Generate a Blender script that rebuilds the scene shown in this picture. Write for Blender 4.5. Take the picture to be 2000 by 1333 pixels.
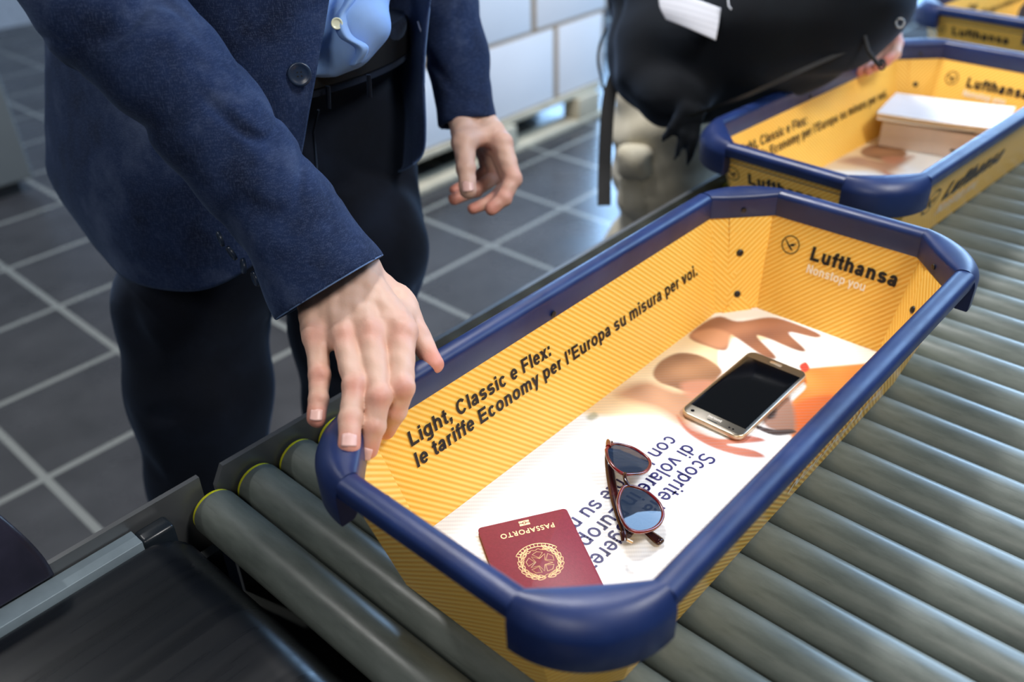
import bpy, bmesh, math, random
import numpy as np
from mathutils import Vector, Matrix

# ------------------------------------------------------------------ scene, camera, light
for o in list(bpy.data.objects):
    bpy.data.objects.remove(o)
scn = bpy.context.scene
COL = scn.collection
random.seed(7)

FPX = 1750.53
CR = ((0.6707940338841154, -0.7410791284754484, -0.028932498044065946),
      (-0.4223864263029996, -0.34967856175336065, -0.8362503275473977),
      (0.6096105896225728, 0.573172425005093, -0.5475840576857238))
CP = Vector((-0.6400, -0.3674, 0.6171))
cam_d = bpy.data.cameras.new('camera'); cam = bpy.data.objects.new('camera', cam_d); COL.objects.link(cam)
M = Matrix(((CR[0][0], -CR[1][0], -CR[2][0], CP[0]),
            (CR[0][1], -CR[1][1], -CR[2][1], CP[1]),
            (CR[0][2], -CR[1][2], -CR[2][2], CP[2]), (0, 0, 0, 1)))
cam.matrix_world = M
cam_d.sensor_width = 36.0; cam_d.lens = FPX / 2000 * 36.0
cam_d.clip_start = .02
cam_d.dof.use_dof = True; cam_d.dof.focus_distance = .86; cam_d.dof.aperture_fstop = 3.2
scn.camera = cam
scn.view_settings.view_transform = 'Standard'; scn.view_settings.look = 'None'
scn.view_settings.gamma = 1; scn.view_settings.use_curve_mapping = False
scn.view_settings.exposure = 0.0

w = bpy.data.worlds.new('world'); scn.world = w; w.use_nodes = True
bg = w.node_tree.nodes['Background']; bg.inputs[0].default_value = (.56, .64, .76, 1); bg.inputs[1].default_value = .17

def area(name, loc, target, size, power, color, sy=None):
    l = bpy.data.lights.new(name, 'AREA'); l.energy = power; l.color = color
    l.shape = 'RECTANGLE'; l.size = size; l.size_y = sy or size
    o = bpy.data.objects.new(name, l); COL.objects.link(o); o.location = loc
    o.rotation_euler = (Vector(target) - Vector(loc)).to_track_quat('-Z', 'Y').to_euler()
    return o
area('ceiling_or_fill_lamp', (.30, -1.20, 2.05), (0, 0, 0), .5, 39, (1, .98, .95))
area('ceiling_or_fill_lamp', (-.80, 2.05, 2.05), (-.4, .2, 0), .12, 13, (1, .99, .97))
area('ceiling_or_fill_lamp', (-1.9, -.9, 1.9), (0, 0, 0), .6, 16, (1, .95, .88))  # fill light added on the camera side to brighten the near tray wall
area('skylight', (3.1, -.75, 2.3), (0, 0, 0), 1.5, 72, (.38, .63, 1))
area('window_light', (4.4, 2.9, .75), (-.2, .1, .0), 2.8, 260, (.36, .62, 1), 1.7)
area('window_light', (5.2, 0.2, 1.0), (0, .1, .1), 2.2, 130, (.45, .70, 1), 1.1)
area('hall_fill_lamp', (.75, 1.1, 2.4), (1.5, 2.0, -.5), .6, 105, (1, .98, .97))  # added fill light, brightens the carton fronts and the khaki leg

def at(u, v, d):
    """point of the place seen along one sight line at depth d metres"""
    a = (u - 1000) / FPX; b = (v - 666.5) / FPX
    return Vector([CP[i] + d * (CR[0][i] * a + CR[1][i] * b + CR[2][i]) for i in range(3)])
def atz(u, v, z):
    a = at(u, v, 1) - CP
    return CP + a * ((z - CP[2]) / a[2])

# ------------------------------------------------------------------ helpers
def lin(r, g, b):
    f = lambda c: (c / 255 / 12.92) if c / 255 <= .04045 else ((c / 255 + .055) / 1.055) ** 2.4
    return (f(r), f(g), f(b), 1)

class N:
    def __init__(s, name):
        s.m = bpy.data.materials.new(name); s.m.use_nodes = True; s.t = s.m.node_tree; s.b = s.t.nodes['Principled BSDF']
    def n(s, typ, **k):
        x = s.t.nodes.new(typ)
        for a, v in k.items(): setattr(x, a, v)
        return x
    def l(s, a, b): s.t.links.new(a, b)
    def noise(s, scale, detail=3, coord='Object', stretch=None, rough=.55):
        tc = s.n('ShaderNodeTexCoord'); src = tc.outputs[coord]
        if stretch:
            mp = s.n('ShaderNodeMapping'); mp.inputs['Scale'].default_value = stretch; s.l(src, mp.inputs[0]); src = mp.outputs[0]
        x = s.n('ShaderNodeTexNoise'); x.inputs['Scale'].default_value = scale; x.inputs['Detail'].default_value = detail
        x.inputs['Roughness'].default_value = rough; s.l(src, x.inputs['Vector']); return x.outputs[0]
    def ramp(s, fac, stops):
        r = s.n('ShaderNodeValToRGB'); e = r.color_ramp.elements
        e[0].position, e[0].color = stops[0]; e[1].position, e[1].color = stops[-1]
        for p, c in stops[1:-1]:
            k = e.new(p); k.color = c
        s.l(fac, r.inputs[0]); return r.outputs[0]
    def mix(s, fac, a, b, mode='MIX'):
        x = s.n('ShaderNodeMix', data_type='RGBA', blend_type=mode)
        for sock, v in ((x.inputs[0], fac), (x.inputs[6], a), (x.inputs[7], b)):
            if isinstance(v, (int, float, tuple)): sock.default_value = v
            else: s.l(v, sock)
        return x.outputs[2]
    def math(s, op, a, b=0.0):
        x = s.n('ShaderNodeMath', operation=op)
        for sock, v in ((x.inputs[0], a), (x.inputs[1], b)):
            if isinstance(v, (int, float)): sock.default_value = v
            else: s.l(v, sock)
        return x.outputs[0]
    def bump(s, h, strength, dist=.001):
        x = s.n('ShaderNodeBump'); x.inputs['Strength'].default_value = strength; x.inputs['Distance'].default_value = dist
        s.l(h, x.inputs['Height']); s.l(x.outputs[0], s.b.inputs['Normal'])
    def col(s, c): 
        if isinstance(c, tuple): s.b.inputs['Base Color'].default_value = c
        else: s.l(c, s.b.inputs['Base Color'])
    def rough(s, r):
        if isinstance(r, (int, float)): s.b.inputs['Roughness'].default_value = r
        else: s.l(r, s.b.inputs['Roughness'])

def plain(name, c, rough=.5, metal=0, vary=.12, scale=30, bump=0, bscale=200, bdist=.0005, spec=.5):
    k = N(name); n = k.noise(scale)
    d = tuple(x * (1 - vary) for x in c[:3]) + (1,); e = tuple(min(1, x * (1 + vary)) for x in c[:3]) + (1,)
    k.col(k.ramp(n, [(.3, d), (.7, e)])); k.rough(rough); k.b.inputs['Metallic'].default_value = metal
    k.b.inputs['Specular IOR Level'].default_value = spec
    if bump: k.bump(k.noise(bscale, 2), bump, bdist)
    return k.m

def mesh_obj(name, verts, faces, mat=None, parent=None, smooth=True, uv=None, mats=None, fm=None):
    me = bpy.data.meshes.new(name); me.from_pydata([tuple(v) for v in verts], [], [tuple(f) for f in faces]); me.update()
    if mats:
        for m_ in mats: me.materials.append(m_)
        if fm is not None: me.polygons.foreach_set('material_index', fm)
    elif mat: me.materials.append(mat)
    if smooth: me.polygons.foreach_set('use_smooth', [True] * len(me.polygons))
    if uv is not None:
        l = me.uv_layers.new(name='UVMap')
        flat = []
        for p in me.polygons:
            for vi in p.vertices: flat += list(uv[vi])
        l.data.foreach_set('uv', flat)
    o = bpy.data.objects.new(name, me); COL.objects.link(o)
    if parent: o.parent = parent
    return o

def empty(name, loc=(0, 0, 0), rz=0, label=None, cat=None, group=None):
    o = bpy.data.objects.new(name, None); COL.objects.link(o); o.location = loc; o.rotation_euler = (0, 0, rz)
    o.empty_display_size = .05
    if label: tag(o, label, cat, group)
    return o
def tag(o, label, cat, group=None):
    o['label'] = label; o['category'] = cat
    if group: o['group'] = group

class MB:
    """collects shapes into one mesh"""
    def __init__(s): s.v = []; s.f = []
    def add(s, v, f):
        k = len(s.v); s.v += [Vector(x) for x in v]; s.f += [tuple(i + k for i in q) for q in f]; return s
    def box(s, x0, x1, y0, y1, z0, z1, b=0):
        bm = bmesh.new(); bmesh.ops.create_cube(bm, size=1)
        for v in bm.verts:
            v.co = Vector((x0 + (v.co.x + .5) * (x1 - x0), y0 + (v.co.y + .5) * (y1 - y0), z0 + (v.co.z + .5) * (z1 - z0)))
        if b: bmesh.ops.bevel(bm, geom=bm.edges[:], offset=b, segments=3, affect='EDGES', profile=.5)
        bm.verts.index_update()
        s.add([v.co.copy() for v in bm.verts], [[v.index for v in f.verts] for f in bm.faces]); bm.free(); return s
    def tube(s, pts, r, n=14, closed=False, caps=True, flat=None):
        pts = [Vector(p) for p in pts]; R = r if isinstance(r, (list, tuple)) else [r] * len(pts); rings = []
        up = Vector((0, 0, 1)); m = len(pts)
        for i, p in enumerate(pts):
            a = pts[(i - 1) % m] if closed else pts[max(i - 1, 0)]; c = pts[(i + 1) % m] if closed else pts[min(i + 1, m - 1)]
            t = (c - a).normalized(); q = up if abs(t.dot(up)) < .95 else Vector((1, 0, 0))
            x = t.cross(q).normalized(); y = x.cross(t)
            fl = flat or 1
            rings.append([p + x * R[i] * math.cos(2 * math.pi * j / n) + y * R[i] * fl * math.sin(2 * math.pi * j / n) for j in range(n)])
        k = []; 
        for i in range(m - (0 if closed else 1)):
            for j in range(n):
                i2 = (i + 1) % m
                k.append((i * n + j, i * n + (j + 1) % n, i2 * n + (j + 1) % n, i2 * n + j))
        if caps and not closed: k += [tuple(range(n - 1, -1, -1)), tuple((m - 1) * n + j for j in range(n))]
        return s.add([v for ring in rings for v in ring], k)
    def cyl(s, a, b, r, n=32, ch=0):
        a = Vector(a); b = Vector(b); t = (b - a).normalized()
        if ch: return s.tube([a, a + t * ch * .3, a + t * ch, b - t * ch, b - t * ch * .3, b], [r - ch, r - ch * .3, r, r, r - ch * .3, r - ch], n)
        return s.tube([a, b], r, n)
    def prism(s, poly, z0, z1, bev=0):
        """outline (x,y) raised between two heights, rounded upper and lower edges"""
        n = len(poly); c = Vector((sum(p[0] for p in poly) / n, sum(p[1] for p in poly) / n)); rings = []
        levels = [(z0, 0), (z1, 0)] if not bev else [(z0, 1), (z0 + bev * .3, .35), (z0 + bev, 0), (z1 - bev, 0), (z1 - bev * .3, .35), (z1, 1)]
        for z, k in levels:
            for p in poly:
                d = Vector(p) - c; q = Vector(p) - d.normalized() * bev * k
                rings.append((q.x, q.y, z))
        m = len(levels); f = []
        for i in range(m - 1):
            for j in range(n): f.append((i * n + j, i * n + (j + 1) % n, (i + 1) * n + (j + 1) % n, (i + 1) * n + j))
        f += [tuple(range(n - 1, -1, -1)), tuple((m - 1) * n + j for j in range(n))]
        return s.add(rings, f)
    def build(s, name, mat, parent=None, smooth=True, auto=True):
        o = mesh_obj(name, s.v, s.f, mat, parent, smooth)
        if smooth and auto: sharp(o.data)
        return o
def sharp(me, ang=40):
    bm = bmesh.new(); bm.from_mesh(me); bm.normal_update()
    for e in bm.edges:
        if len(e.link_faces) == 2 and e.calc_face_angle(0) > math.radians(ang): e.smooth = False
    bm.to_mesh(me); bm.free()
def rrect(w, h, r, n=6, cx=0, cy=0):
    p = []
    for sx, sy, a0 in ((1, 1, 0), (-1, 1, 90), (-1, -1, 180), (1, -1, 270)):
        for i in range(n + 1):
            a = math.radians(a0 + 90 * i / n); p.append((cx + sx * (w / 2 - r) + r * math.cos(a), cy + sy * (h / 2 - r) + r * math.sin(a)))
    return p

def lettering(name, body, size, mat, parent, origin, right, up, bold=0.0, width=None, spacing=1.0, depth=.0002, align='LEFT'):
    cu = bpy.data.curves.new(name, 'FONT'); cu.body = body; cu.size = size; cu.offset = bold; cu.space_character = spacing
    cu.align_x = align; cu.extrude = depth / 2; cu.resolution_u = 4
    t = bpy.data.objects.new(name + '_tmp', cu); COL.objects.link(t)
    bpy.context.view_layer.update()
    dg = bpy.context.evaluated_depsgraph_get(); me = bpy.data.meshes.new_from_object(t.evaluated_get(dg))
    bpy.data.objects.remove(t); bpy.data.curves.remove(cu)
    xs = [v.co.x for v in me.vertices]; sx = 1
    if width: sx = width / (max(xs) - min(xs))
    x0 = min(xs) if align == 'LEFT' else 0
    R_ = Vector(right).normalized(); U_ = Vector(up).normalized(); Nn = R_.cross(U_).normalized(); O = Vector(origin)
    for v in me.vertices:
        v.co = O + R_ * (v.co.x - x0) * sx + U_ * v.co.y + Nn * (v.co.z + depth / 2)
    me.materials.clear(); me.materials.append(mat); me.name = name
    o = bpy.data.objects.new(name, me); COL.objects.link(o); o.parent = parent
    return o

ADV = dict(zip("Light,CasceFx:rfEonmypuv.NSdz\u2019 ", (.611,.278,.611,.611,.333,.278,.722,.556,.556,.556,.556,.611,.556,.333,.389,.333,.667,.611,.611,.889,.556,.611,.611,.556,.278,.722,.667,.611,.5,.278,.278))); ADV['l'] = .278
def glyph(ch, w):
    """grotesque letter as flat pieces: boxes, ribbons along arcs, slanted bars"""
    out = []; h = w / 2; xh = .53; cap = .72; a = ADV.get(ch, .6)
    def B(x0, y0, x1, y1): out.append([(x0, y0), (x1, y0), (x1, y1), (x0, y1)])
    def D(x0, y0, x1, y1, k=1.12): q = w * k / 2; out.append([(x0 - q, y0), (x0 + q, y0), (x1 + q, y1), (x1 - q, y1)])
    def A(cx, cy, rx, ry, a0, a1, n=18, t=1.0):
        p = []
        for i in range(n + 1):
            g = math.radians(a0 + (a1 - a0) * i / n); c, s_ = math.cos(g), math.sin(g)
            tx, ty = -rx * s_, ry * c; L_ = math.hypot(tx, ty) or 1; nx, ny = ty / L_, -tx / L_; k = h * (1 - (1 - .86) * abs(s_) ** 3) * t
            p.append(((cx + rx * c + nx * k, cy + ry * s_ + ny * k), (cx + rx * c - nx * k, cy + ry * s_ - ny * k)))
        for i in range(n): out.append([p[i][0], p[i + 1][0], p[i + 1][1], p[i][1]] if a1 > a0 else [p[i][1], p[i + 1][1], p[i + 1][0], p[i][0]])
    l = .068 + h; r = a - .066 - h
    if ch == 'L': B(.07, 0, .07 + w, cap); B(.07, 0, .575, w * .9)
    elif ch == 'E': B(.07, 0, .07 + w, cap); [B(.07, y, x, y + w * .9) for y, x in ((0, .62), (cap / 2 - w * .4, .585), (cap - w * .9, .61))]
    elif ch == 'F': B(.07, 0, .07 + w, cap); [B(.07, y, x, y + w * .9) for y, x in ((cap / 2 - w * .5, .53), (cap - w * .9, .575))]
    elif ch == 'N': B(.07, 0, .07 + w, cap); B(a - .07 - w, 0, a - .07, cap); D(.07 + h * 1.1, cap, a - .07 - h * 1.1, 0)
    elif ch in 'il': B(.069, 0, .069 + w, cap if ch == 'l' else xh); ch == 'i' and B(.069, cap - w * .85, .069 + w, cap)
    elif ch in 'nhm':
        B(l - h, 0, l + h, xh if ch != 'h' else cap); cols = [r] if ch != 'm' else [a / 2, r]; x = l
        for q in cols: A((x + q) / 2, xh - h * .8 - .155, (q - x) / 2, .165, 180, 0, t=1.0); B(q - h, 0, q + h, xh - h * .8 - .15); x = q
    elif ch == 'u': A((l + r) / 2, h * .8 + .155, (r - l) / 2, .165, 180, 360); B(l - h, h * .8 + .15, l + h, xh); B(r - h, 0, r + h, xh)
    elif ch == 'r': B(l - h, 0, l + h, xh); A(l + .165, xh - h * .9 - .17, .165, .175, 180, 80, 10)
    elif ch == 'o': A(a / 2, xh / 2, a / 2 - .04 - h, xh / 2 - h * .86 + .012, 0, 360, 32)
    elif ch == 'c': A(a / 2 + .005, xh / 2, a / 2 - .04 - h, xh / 2 - h * .86 + .012, 38, 322, 26)
    elif ch == 'C': A(a / 2 + .01, cap / 2, a / 2 - .045 - h, cap / 2 - h * .86 + .012, 36, 324, 28)
    elif ch == 'e': A(a / 2, xh / 2, a / 2 - .035 - h, xh / 2 - h * .86 + .012, 0, 322, 28); B(.04 + h, xh / 2 - w * .34, a - .036, xh / 2 + w * .34)
    elif ch in 'sS':
        H = xh if ch == 's' else cap; ry = (H - w * .86 + .024) / 4; rx = a / 2 - .045 - h
        A(a / 2, H + .012 - h * .86 - ry, rx * .95, ry, 18, 270, 20); A(a / 2, -.012 + h * .86 + ry, rx, ry, 90, -160, 20)
    elif ch == 'a':
        r = a - .075 - h; A(.275, xh - h * .8 - .125, r - .275, .135, 168, 0, 16); B(r - h, .06, r + h, xh - h * .8 - .12); A(r + .075, .07, .075, .07 - h * .6 + .01, 180, 262, 6, .8)
        A(.235, .158, .19 - h * .9 + .02, .158 - h * .7, 0, 360, 24, .95)
    elif ch in 'dgp':
        cx = a / 2 + (-.012 if ch != 'p' else .012); A(cx, xh / 2, a / 2 - .05 - h, xh / 2 - h * .86 + .012, 0, 360, 30)
        if ch == 'd': B(r - h, 0, r + h, cap)
        if ch == 'p': B(l - h, -.19, l + h, xh)
        if ch == 'g': B(r - h, -.04, r + h, xh); A((r + l) / 2 - .01, -.045, (r - l) / 2 + .01, .115, 0, -150, 14)
    elif ch == 'f': B(.085, 0, .085 + w, .60); A(.085 + h + .115, .575, .115, .145 - h * .5, 180, 90, 8); B(.01, xh - w * .75, .325, xh); B(.085 + h + .1, cap - w * .84 + .0, .325, cap)
    elif ch == 't': B(.09, .12, .09 + w, .68); A(.09 + h + .10, .12, .10, .12 - h * .75, 180, 270, 8); B(.012, xh - w * .75, .32, xh); B(.09 + h + .085, 0, .32, w * .8)
    elif ch == 'x': D(.02 + h, xh, a - .02 - h, 0, 1.25); D(.02 + h, 0, a - .02 - h, xh, 1.25)
    elif ch == 'v': D(.015 + h, xh, a / 2, 0, 1.1); D(a - .015 - h, xh, a / 2, 0, 1.1)
    elif ch == 'y': D(.012 + h, xh, a / 2 + .01, 0, 1.1); D(a - .012 - h, xh, a / 2 - .045, -.12, 1.1); A(a / 2 - .13, -.11, .09, .085 - h * .3, 0, -85, 8)
    elif ch == 'z': B(.03, 0, .47, w * .85); B(.03, xh - w * .85, .47, xh); D(.03 + h * 1.3, w * .5, .47 - h * 1.3, xh - w * .5, 1.3)
    elif ch in '.:': B(.069, 0, .069 + w * 1.1, w * 1.05); ch == ':' and B(.069, xh - w * 1.05, .069 + w * 1.1, xh)
    elif ch == ',': B(.069, 0, .069 + w * 1.1, w * 1.05); D(.069 + w * .75, 0, .069 + w * .35, -.14, .7)
    elif ch == '\u2019': B(.069, cap - w * 1.05, .069 + w * 1.1, cap); D(.069 + w * .75, cap - w, .069 + w * .35, cap - w - .14, .7)
    return out
def grotesque(name, body, size, mat, parent, origin, right, up, weight, width=None):
    R_ = Vector(right).normalized(); U_ = Vector(up).normalized(); x = 0; P = []
    for ch in body:
        P += [[(x + a, b) for a, b in q] for q in glyph(ch, weight)]; x += ADV.get(ch, .6)
    xs = [a for q in P for a, b in q]; x0 = min(xs); sx = width / (max(xs) - x0) if width else size; m = MB(); O = Vector(origin); Nn = R_.cross(U_)
    for i, q in enumerate(P): m.add([O + R_ * (a - x0) * sx + U_ * b * size + Nn * (.00002 * (i % 3)) for a, b in q], [tuple(range(len(q)))])
    return m.build(name, mat, parent, smooth=False)

# signed distance modelling: soft blended limbs turned into one closed surface
class SDF:
    def __init__(s, lo, hi, h):
        s.lo = np.array(lo, float); s.h = h; s.n = np.ceil((np.array(hi) - s.lo) / h).astype(int) + 1
        s.F = np.full(s.n, 1.0, np.float32)
    def axes(s, a, b):
        i0 = np.clip(np.floor((a - s.lo) / s.h).astype(int), 0, s.n); i1 = np.clip(np.ceil((b - s.lo) / s.h).astype(int) + 1, 0, s.n)
        ax = [(s.lo[k] + np.arange(i0[k], i1[k]) * s.h).astype(np.float32) for k in range(3)]
        return tuple(slice(i0[k], i1[k]) for k in range(3)), np.meshgrid(*ax, indexing='ij', sparse=True)
    def full(s): return s.axes(s.lo, s.lo + (s.n - 1) * s.h)[1]
    def cone(s, a, b, ra, rb, k=.004, op='add', flat=None):
        a = np.array(a, float); b = np.array(b, float); m = max(ra, rb) + 3 * k + 3 * s.h
        sl, (X, Y, Z) = s.axes(np.minimum(a, b) - m, np.maximum(a, b) + m)
        if 0 in [q.stop - q.start for q in sl]: return s
        d = b - a; L = float(d @ d) + 1e-12
        t = np.clip(((X - a[0]) * d[0] + (Y - a[1]) * d[1] + (Z - a[2]) * d[2]) / L, 0, 1)
        px = X - a[0] - t * d[0]; py = Y - a[1] - t * d[1]; pz = Z - a[2] - t * d[2]
        r = ra + (rb - ra) * t
        if flat is not None:   # flatten along a direction: (dir, factor)
            u = np.array(flat[0], float); u /= np.linalg.norm(u); q = px * u[0] + py * u[1] + pz * u[2]
            D = np.sqrt(px * px + py * py + pz * pz + q * q * (flat[1] ** 2 - 1)) - r
            D = D / (1 + (flat[1] - 1) * .3)
        else: D = np.sqrt(px * px + py * py + pz * pz) - r
        A = s.F[sl]
        if op == 'add':
            hh = np.clip(.5 + .5 * (A - D) / k, 0, 1); s.F[sl] = A * (1 - hh) + D * hh - k * hh * (1 - hh)
        elif op == 'sub':
            s.F[sl] = np.maximum(A, -D)
        return s
    def chain(s, pts, rs, k=.004, flat=None):
        for i in range(len(pts) - 1): s.cone(pts[i], pts[i + 1], rs[i], rs[i + 1], k, flat=flat)
        return s
    def cut(s, p, n):
        X, Y, Z = s.full(); s.F = np.maximum(s.F, (X - p[0]) * n[0] + (Y - p[1]) * n[1] + (Z - p[2]) * n[2]); return s
    def mesh(s):
        F = s.F; h = s.h; ins = F < 0
        c = [F[i:F.shape[0] - 1 + i, j:F.shape[1] - 1 + j, k:F.shape[2] - 1 + k] for i in (0, 1) for j in (0, 1) for k in (0, 1)]
        cnt = sum((q < 0).astype(np.int8) for q in c); act = (cnt > 0) & (cnt < 8)
        idx = np.full(act.shape, -1, np.int64); I = np.argwhere(act); idx[act] = np.arange(len(I))
        off = [(i, j, k) for i in (0, 1) for j in (0, 1) for k in (0, 1)]
        val = np.stack([q[act] for q in c], 1); P = np.zeros((len(I), 3)); C_ = np.zeros(len(I))
        for a in range(8):
            for b in range(a + 1, 8):
                if sum(abs(off[a][t] - off[b][t]) for t in range(3)) == 1:
                    va, vb = val[:, a], val[:, b]; m = (va < 0) != (vb < 0)
                    t = np.where(m, va / np.where(m, va - vb, 1), 0)[:, None]
                    P += m[:, None] * (np.array(off[a]) * (1 - t) + np.array(off[b]) * t); C_ += m
        V = s.lo + (I + P / C_[:, None]) * h; Q = []
        for ax in range(3):
            o1, o2 = [(1, 2), (2, 0), (0, 1)][ax]
            sl0 = [slice(1, -1)] * 3; sl0[ax] = slice(0, -1); sl1 = list(sl0); sl1[ax] = slice(1, None)
            sa = ins[tuple(sl0)]; sb = ins[tuple(sl1)]; E = np.argwhere(sa != sb)
            if not len(E): continue
            base = E.copy(); base[:, o1] += 1; base[:, o2] += 1
            def cell(d1, d2):
                q = base.copy(); q[:, o1] -= d1; q[:, o2] -= d2; return idx[q[:, 0], q[:, 1], q[:, 2]]
            q = np.stack([cell(1, 1), cell(0, 1), cell(0, 0), cell(1, 0)], 1)
            fl = ~sa[tuple(E.T)]; q[fl] = q[fl][:, ::-1]; Q.append(q)
        Q = np.concatenate(Q); Q = Q[(Q >= 0).all(1)]
        return V, Q
def wob(P, f, seed, n=5):
    """smooth pseudo noise in [-1,1]"""
    rng = np.random.RandomState(seed); r = 0
    for i in range(n):
        d = rng.normal(size=3) * f; r = r + np.sin(P[0] * d[0] + P[1] * d[1] + P[2] * d[2] + rng.uniform(0, 6.28))
    return r / n * 1.6

def catmull(P, n):
    """P: array (m,...) -> interpolated (m-1)*n+1"""
    P = np.asarray(P, float); m = len(P); out = []
    for i in range(m - 1):
        a = P[max(i - 1, 0)]; b = P[i]; c = P[i + 1]; d = P[min(i + 2, m - 1)]
        for j in range(n):
            t = j / n
            out.append(.5 * ((2 * b) + (-a + c) * t + (2 * a - 5 * b + 4 * c - d) * t * t + (-a + 3 * b - 3 * c + d) * t ** 3))
    out.append(P[-1]); return np.array(out)
def loft(name, G, nu, nv, mat, parent, thick=.002, disp=None):
    G = catmull(G, nu); G = np.swapaxes(catmull(np.swapaxes(G, 0, 1), nv), 0, 1)
    a, b = G.shape[:2]
    nrm = np.cross(np.gradient(G, axis=0), np.gradient(G, axis=1)); nrm /= np.linalg.norm(nrm, axis=2, keepdims=True) + 1e-12
    if disp is not None: G = G + nrm * disp(np.moveaxis(G, 2, 0))[..., None]
    V = np.concatenate([G.reshape(-1, 3), (G - nrm * thick).reshape(-1, 3)]); k = a * b; f = []
    for i in range(a - 1):
        for j in range(b - 1):
            q = (i * b + j, i * b + j + 1, (i + 1) * b + j + 1, (i + 1) * b + j); f.append(q); f.append(tuple(x + k for x in q[::-1]))
    edge = [(0, j) for j in range(b)] + [(i, b - 1) for i in range(1, a)] + [(a - 1, j) for j in range(b - 2, -1, -1)] + [(i, 0) for i in range(a - 2, 0, -1)]
    e = [i * b + j for i, j in edge]
    for i in range(len(e)):
        x, y = e[i], e[(i + 1) % len(e)]; f.append((y, x, x + k, y + k))
    uv = [(j / (b - 1), i / (a - 1)) for i in range(a) for j in range(b)] * 2
    o = mesh_obj(name, V, f, mat, parent, True, uv=uv)
    return o, G, nrm

# ------------------------------------------------------------------ materials
def corrugated(name, c1, c2, axis_a, period=.0042, vert=False):
    """fluted plastic sheet, stripes across the u+v diagonal of the sheet's own layout"""
    k = N(name); uvn = k.n('ShaderNodeUVMap'); mp = k.n('ShaderNodeSeparateXYZ'); k.l(uvn.outputs[0], mp.inputs[0])
    s = k.math('ADD', k.math('MULTIPLY', mp.outputs[0], axis_a[0]), k.math('MULTIPLY', mp.outputs[1], axis_a[1]))
    wv = k.math('SINE', k.math('MULTIPLY', s, 2 * math.pi / period))
    h = k.math('ADD', k.math('MULTIPLY', wv, .5), .5)
    cell = k.math('SINE', k.math('MULTIPLY', k.math('SUBTRACT', k.math('MULTIPLY', mp.outputs[0], axis_a[1]), k.math('MULTIPLY', mp.outputs[1], axis_a[0])), 2 * math.pi / .0021))
    fac = k.math('ADD', k.math('MULTIPLY', h, .85), k.math('MULTIPLY', k.math('ADD', k.math('MULTIPLY', cell, .5), .5), .15))
    return k, h, fac
def yellow(name):
    k, h, fac = corrugated(name, None, None, (.707, .75), .0054)
    base = k.mix(fac, lin(238, 172, 48), lin(255, 216, 118))
    dirt = k.noise(18, 4); c = k.mix(k.math('MULTIPLY', k.math('GREATER_THAN', dirt, .68), .12), base, lin(190, 140, 50))
    k.col(c); k.rough(.38); k.bump(h, .35, .0006); return k.m
M_yel = yellow('yellow_corrugated_plastic')
def printed():
    k, h, fac = corrugated('printed_floor_plastic', None, None, (.707, .66), .0050)
    at_ = k.n('ShaderNodeAttribute', attribute_name='print')
    c = k.mix(k.math('MULTIPLY', k.math('SUBTRACT', 1.0, fac), .20), at_.outputs[0], lin(140, 145, 150))
    k.col(c); k.rough(.35); k.bump(h, .25, .0005); return k.m
M_print = printed()
def navyf():
    k = N('navy_rim_plastic'); n = k.noise(14, 4); k.col(k.ramp(n, [(.3, lin(15, 31, 75)), (.75, lin(24, 47, 100))]))
    k.rough(k.ramp(k.noise(40, 4), [(.3, (.34, .34, .34, 1)), (.7, (.46, .46, .46, 1))])); k.bump(k.noise(600, 2), .06, .0003); return k.m
M_navy = navyf()
M_black = plain('black_rivet', (.008, .008, .01, 1), .35)
M_ink = plain('black_print', lin(22, 22, 30), .4, vary=.03)
M_inknavy = plain('navy_print', lin(22, 20, 92), .4, vary=.03)
M_white = plain('white_print', lin(245, 240, 225), .4, vary=.02)
def rollerf():
    k = N('grey_roller_sleeve'); n = k.noise(9, 6, stretch=(3, .7, 3), rough=.7); n2 = k.noise(160, 3, stretch=(1, .06, 1))
    c = k.ramp(n, [(.25, lin(68, 75, 71)), (.5, lin(98, 105, 100)), (.8, lin(122, 128, 124))])
    c = k.mix(k.math('MULTIPLY', k.math('GREATER_THAN', n2, .66), .25), c, lin(70, 76, 74))
    k.col(c); k.rough(k.ramp(k.noise(25, 5, stretch=(1, .5, 1)), [(.3, (.30, .30, .30, 1)), (.75, (.46, .46, .46, 1))]))
    k.bump(k.noise(120, 4, stretch=(1, .12, 1)), .10, .0006); return k.m
M_roll = rollerf()
M_cap = plain('yellow_green_cap', lin(190, 190, 30), .4)
def steelf(name, c, rough=.4):
    k = N(name); n = k.noise(12, 5); k.col(k.ramp(n, [(.3, tuple(x * .8 for x in c[:3]) + (1,)), (.7, c)]))
    k.b.inputs['Metallic'].default_value = .75; k.rough(rough); k.bump(k.noise(260, 3), .08, .0004); return k.m
M_steel = steelf('worn_steel', lin(122, 124, 126), .42)
M_steel_d = steelf('dark_steel', lin(60, 62, 60), .5)
def beltf():
    k = N('black_belt_rubber'); n = k.noise(6, 4, stretch=(.2, 5, 1)); k.col(k.ramp(n, [(.3, lin(8, 11, 15)), (.8, lin(17, 21, 27))]))
    k.rough(k.ramp(k.noise(14, 4, stretch=(.15, 5, 1)), [(.3, (.24, .24, .24, 1)), (.8, (.38, .38, .38, 1))])); k.b.inputs['Specular IOR Level'].default_value = .6
    k.bump(k.noise(30, 4, stretch=(.08, 5, 1)), .06, .0006); return k.m
M_belt = beltf()
M_frame = plain('pale_grey_frame', lin(128, 142, 150), .5, .2, bump=.1)
M_tape = plain('dark_tape', lin(26, 32, 38), .3)
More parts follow.
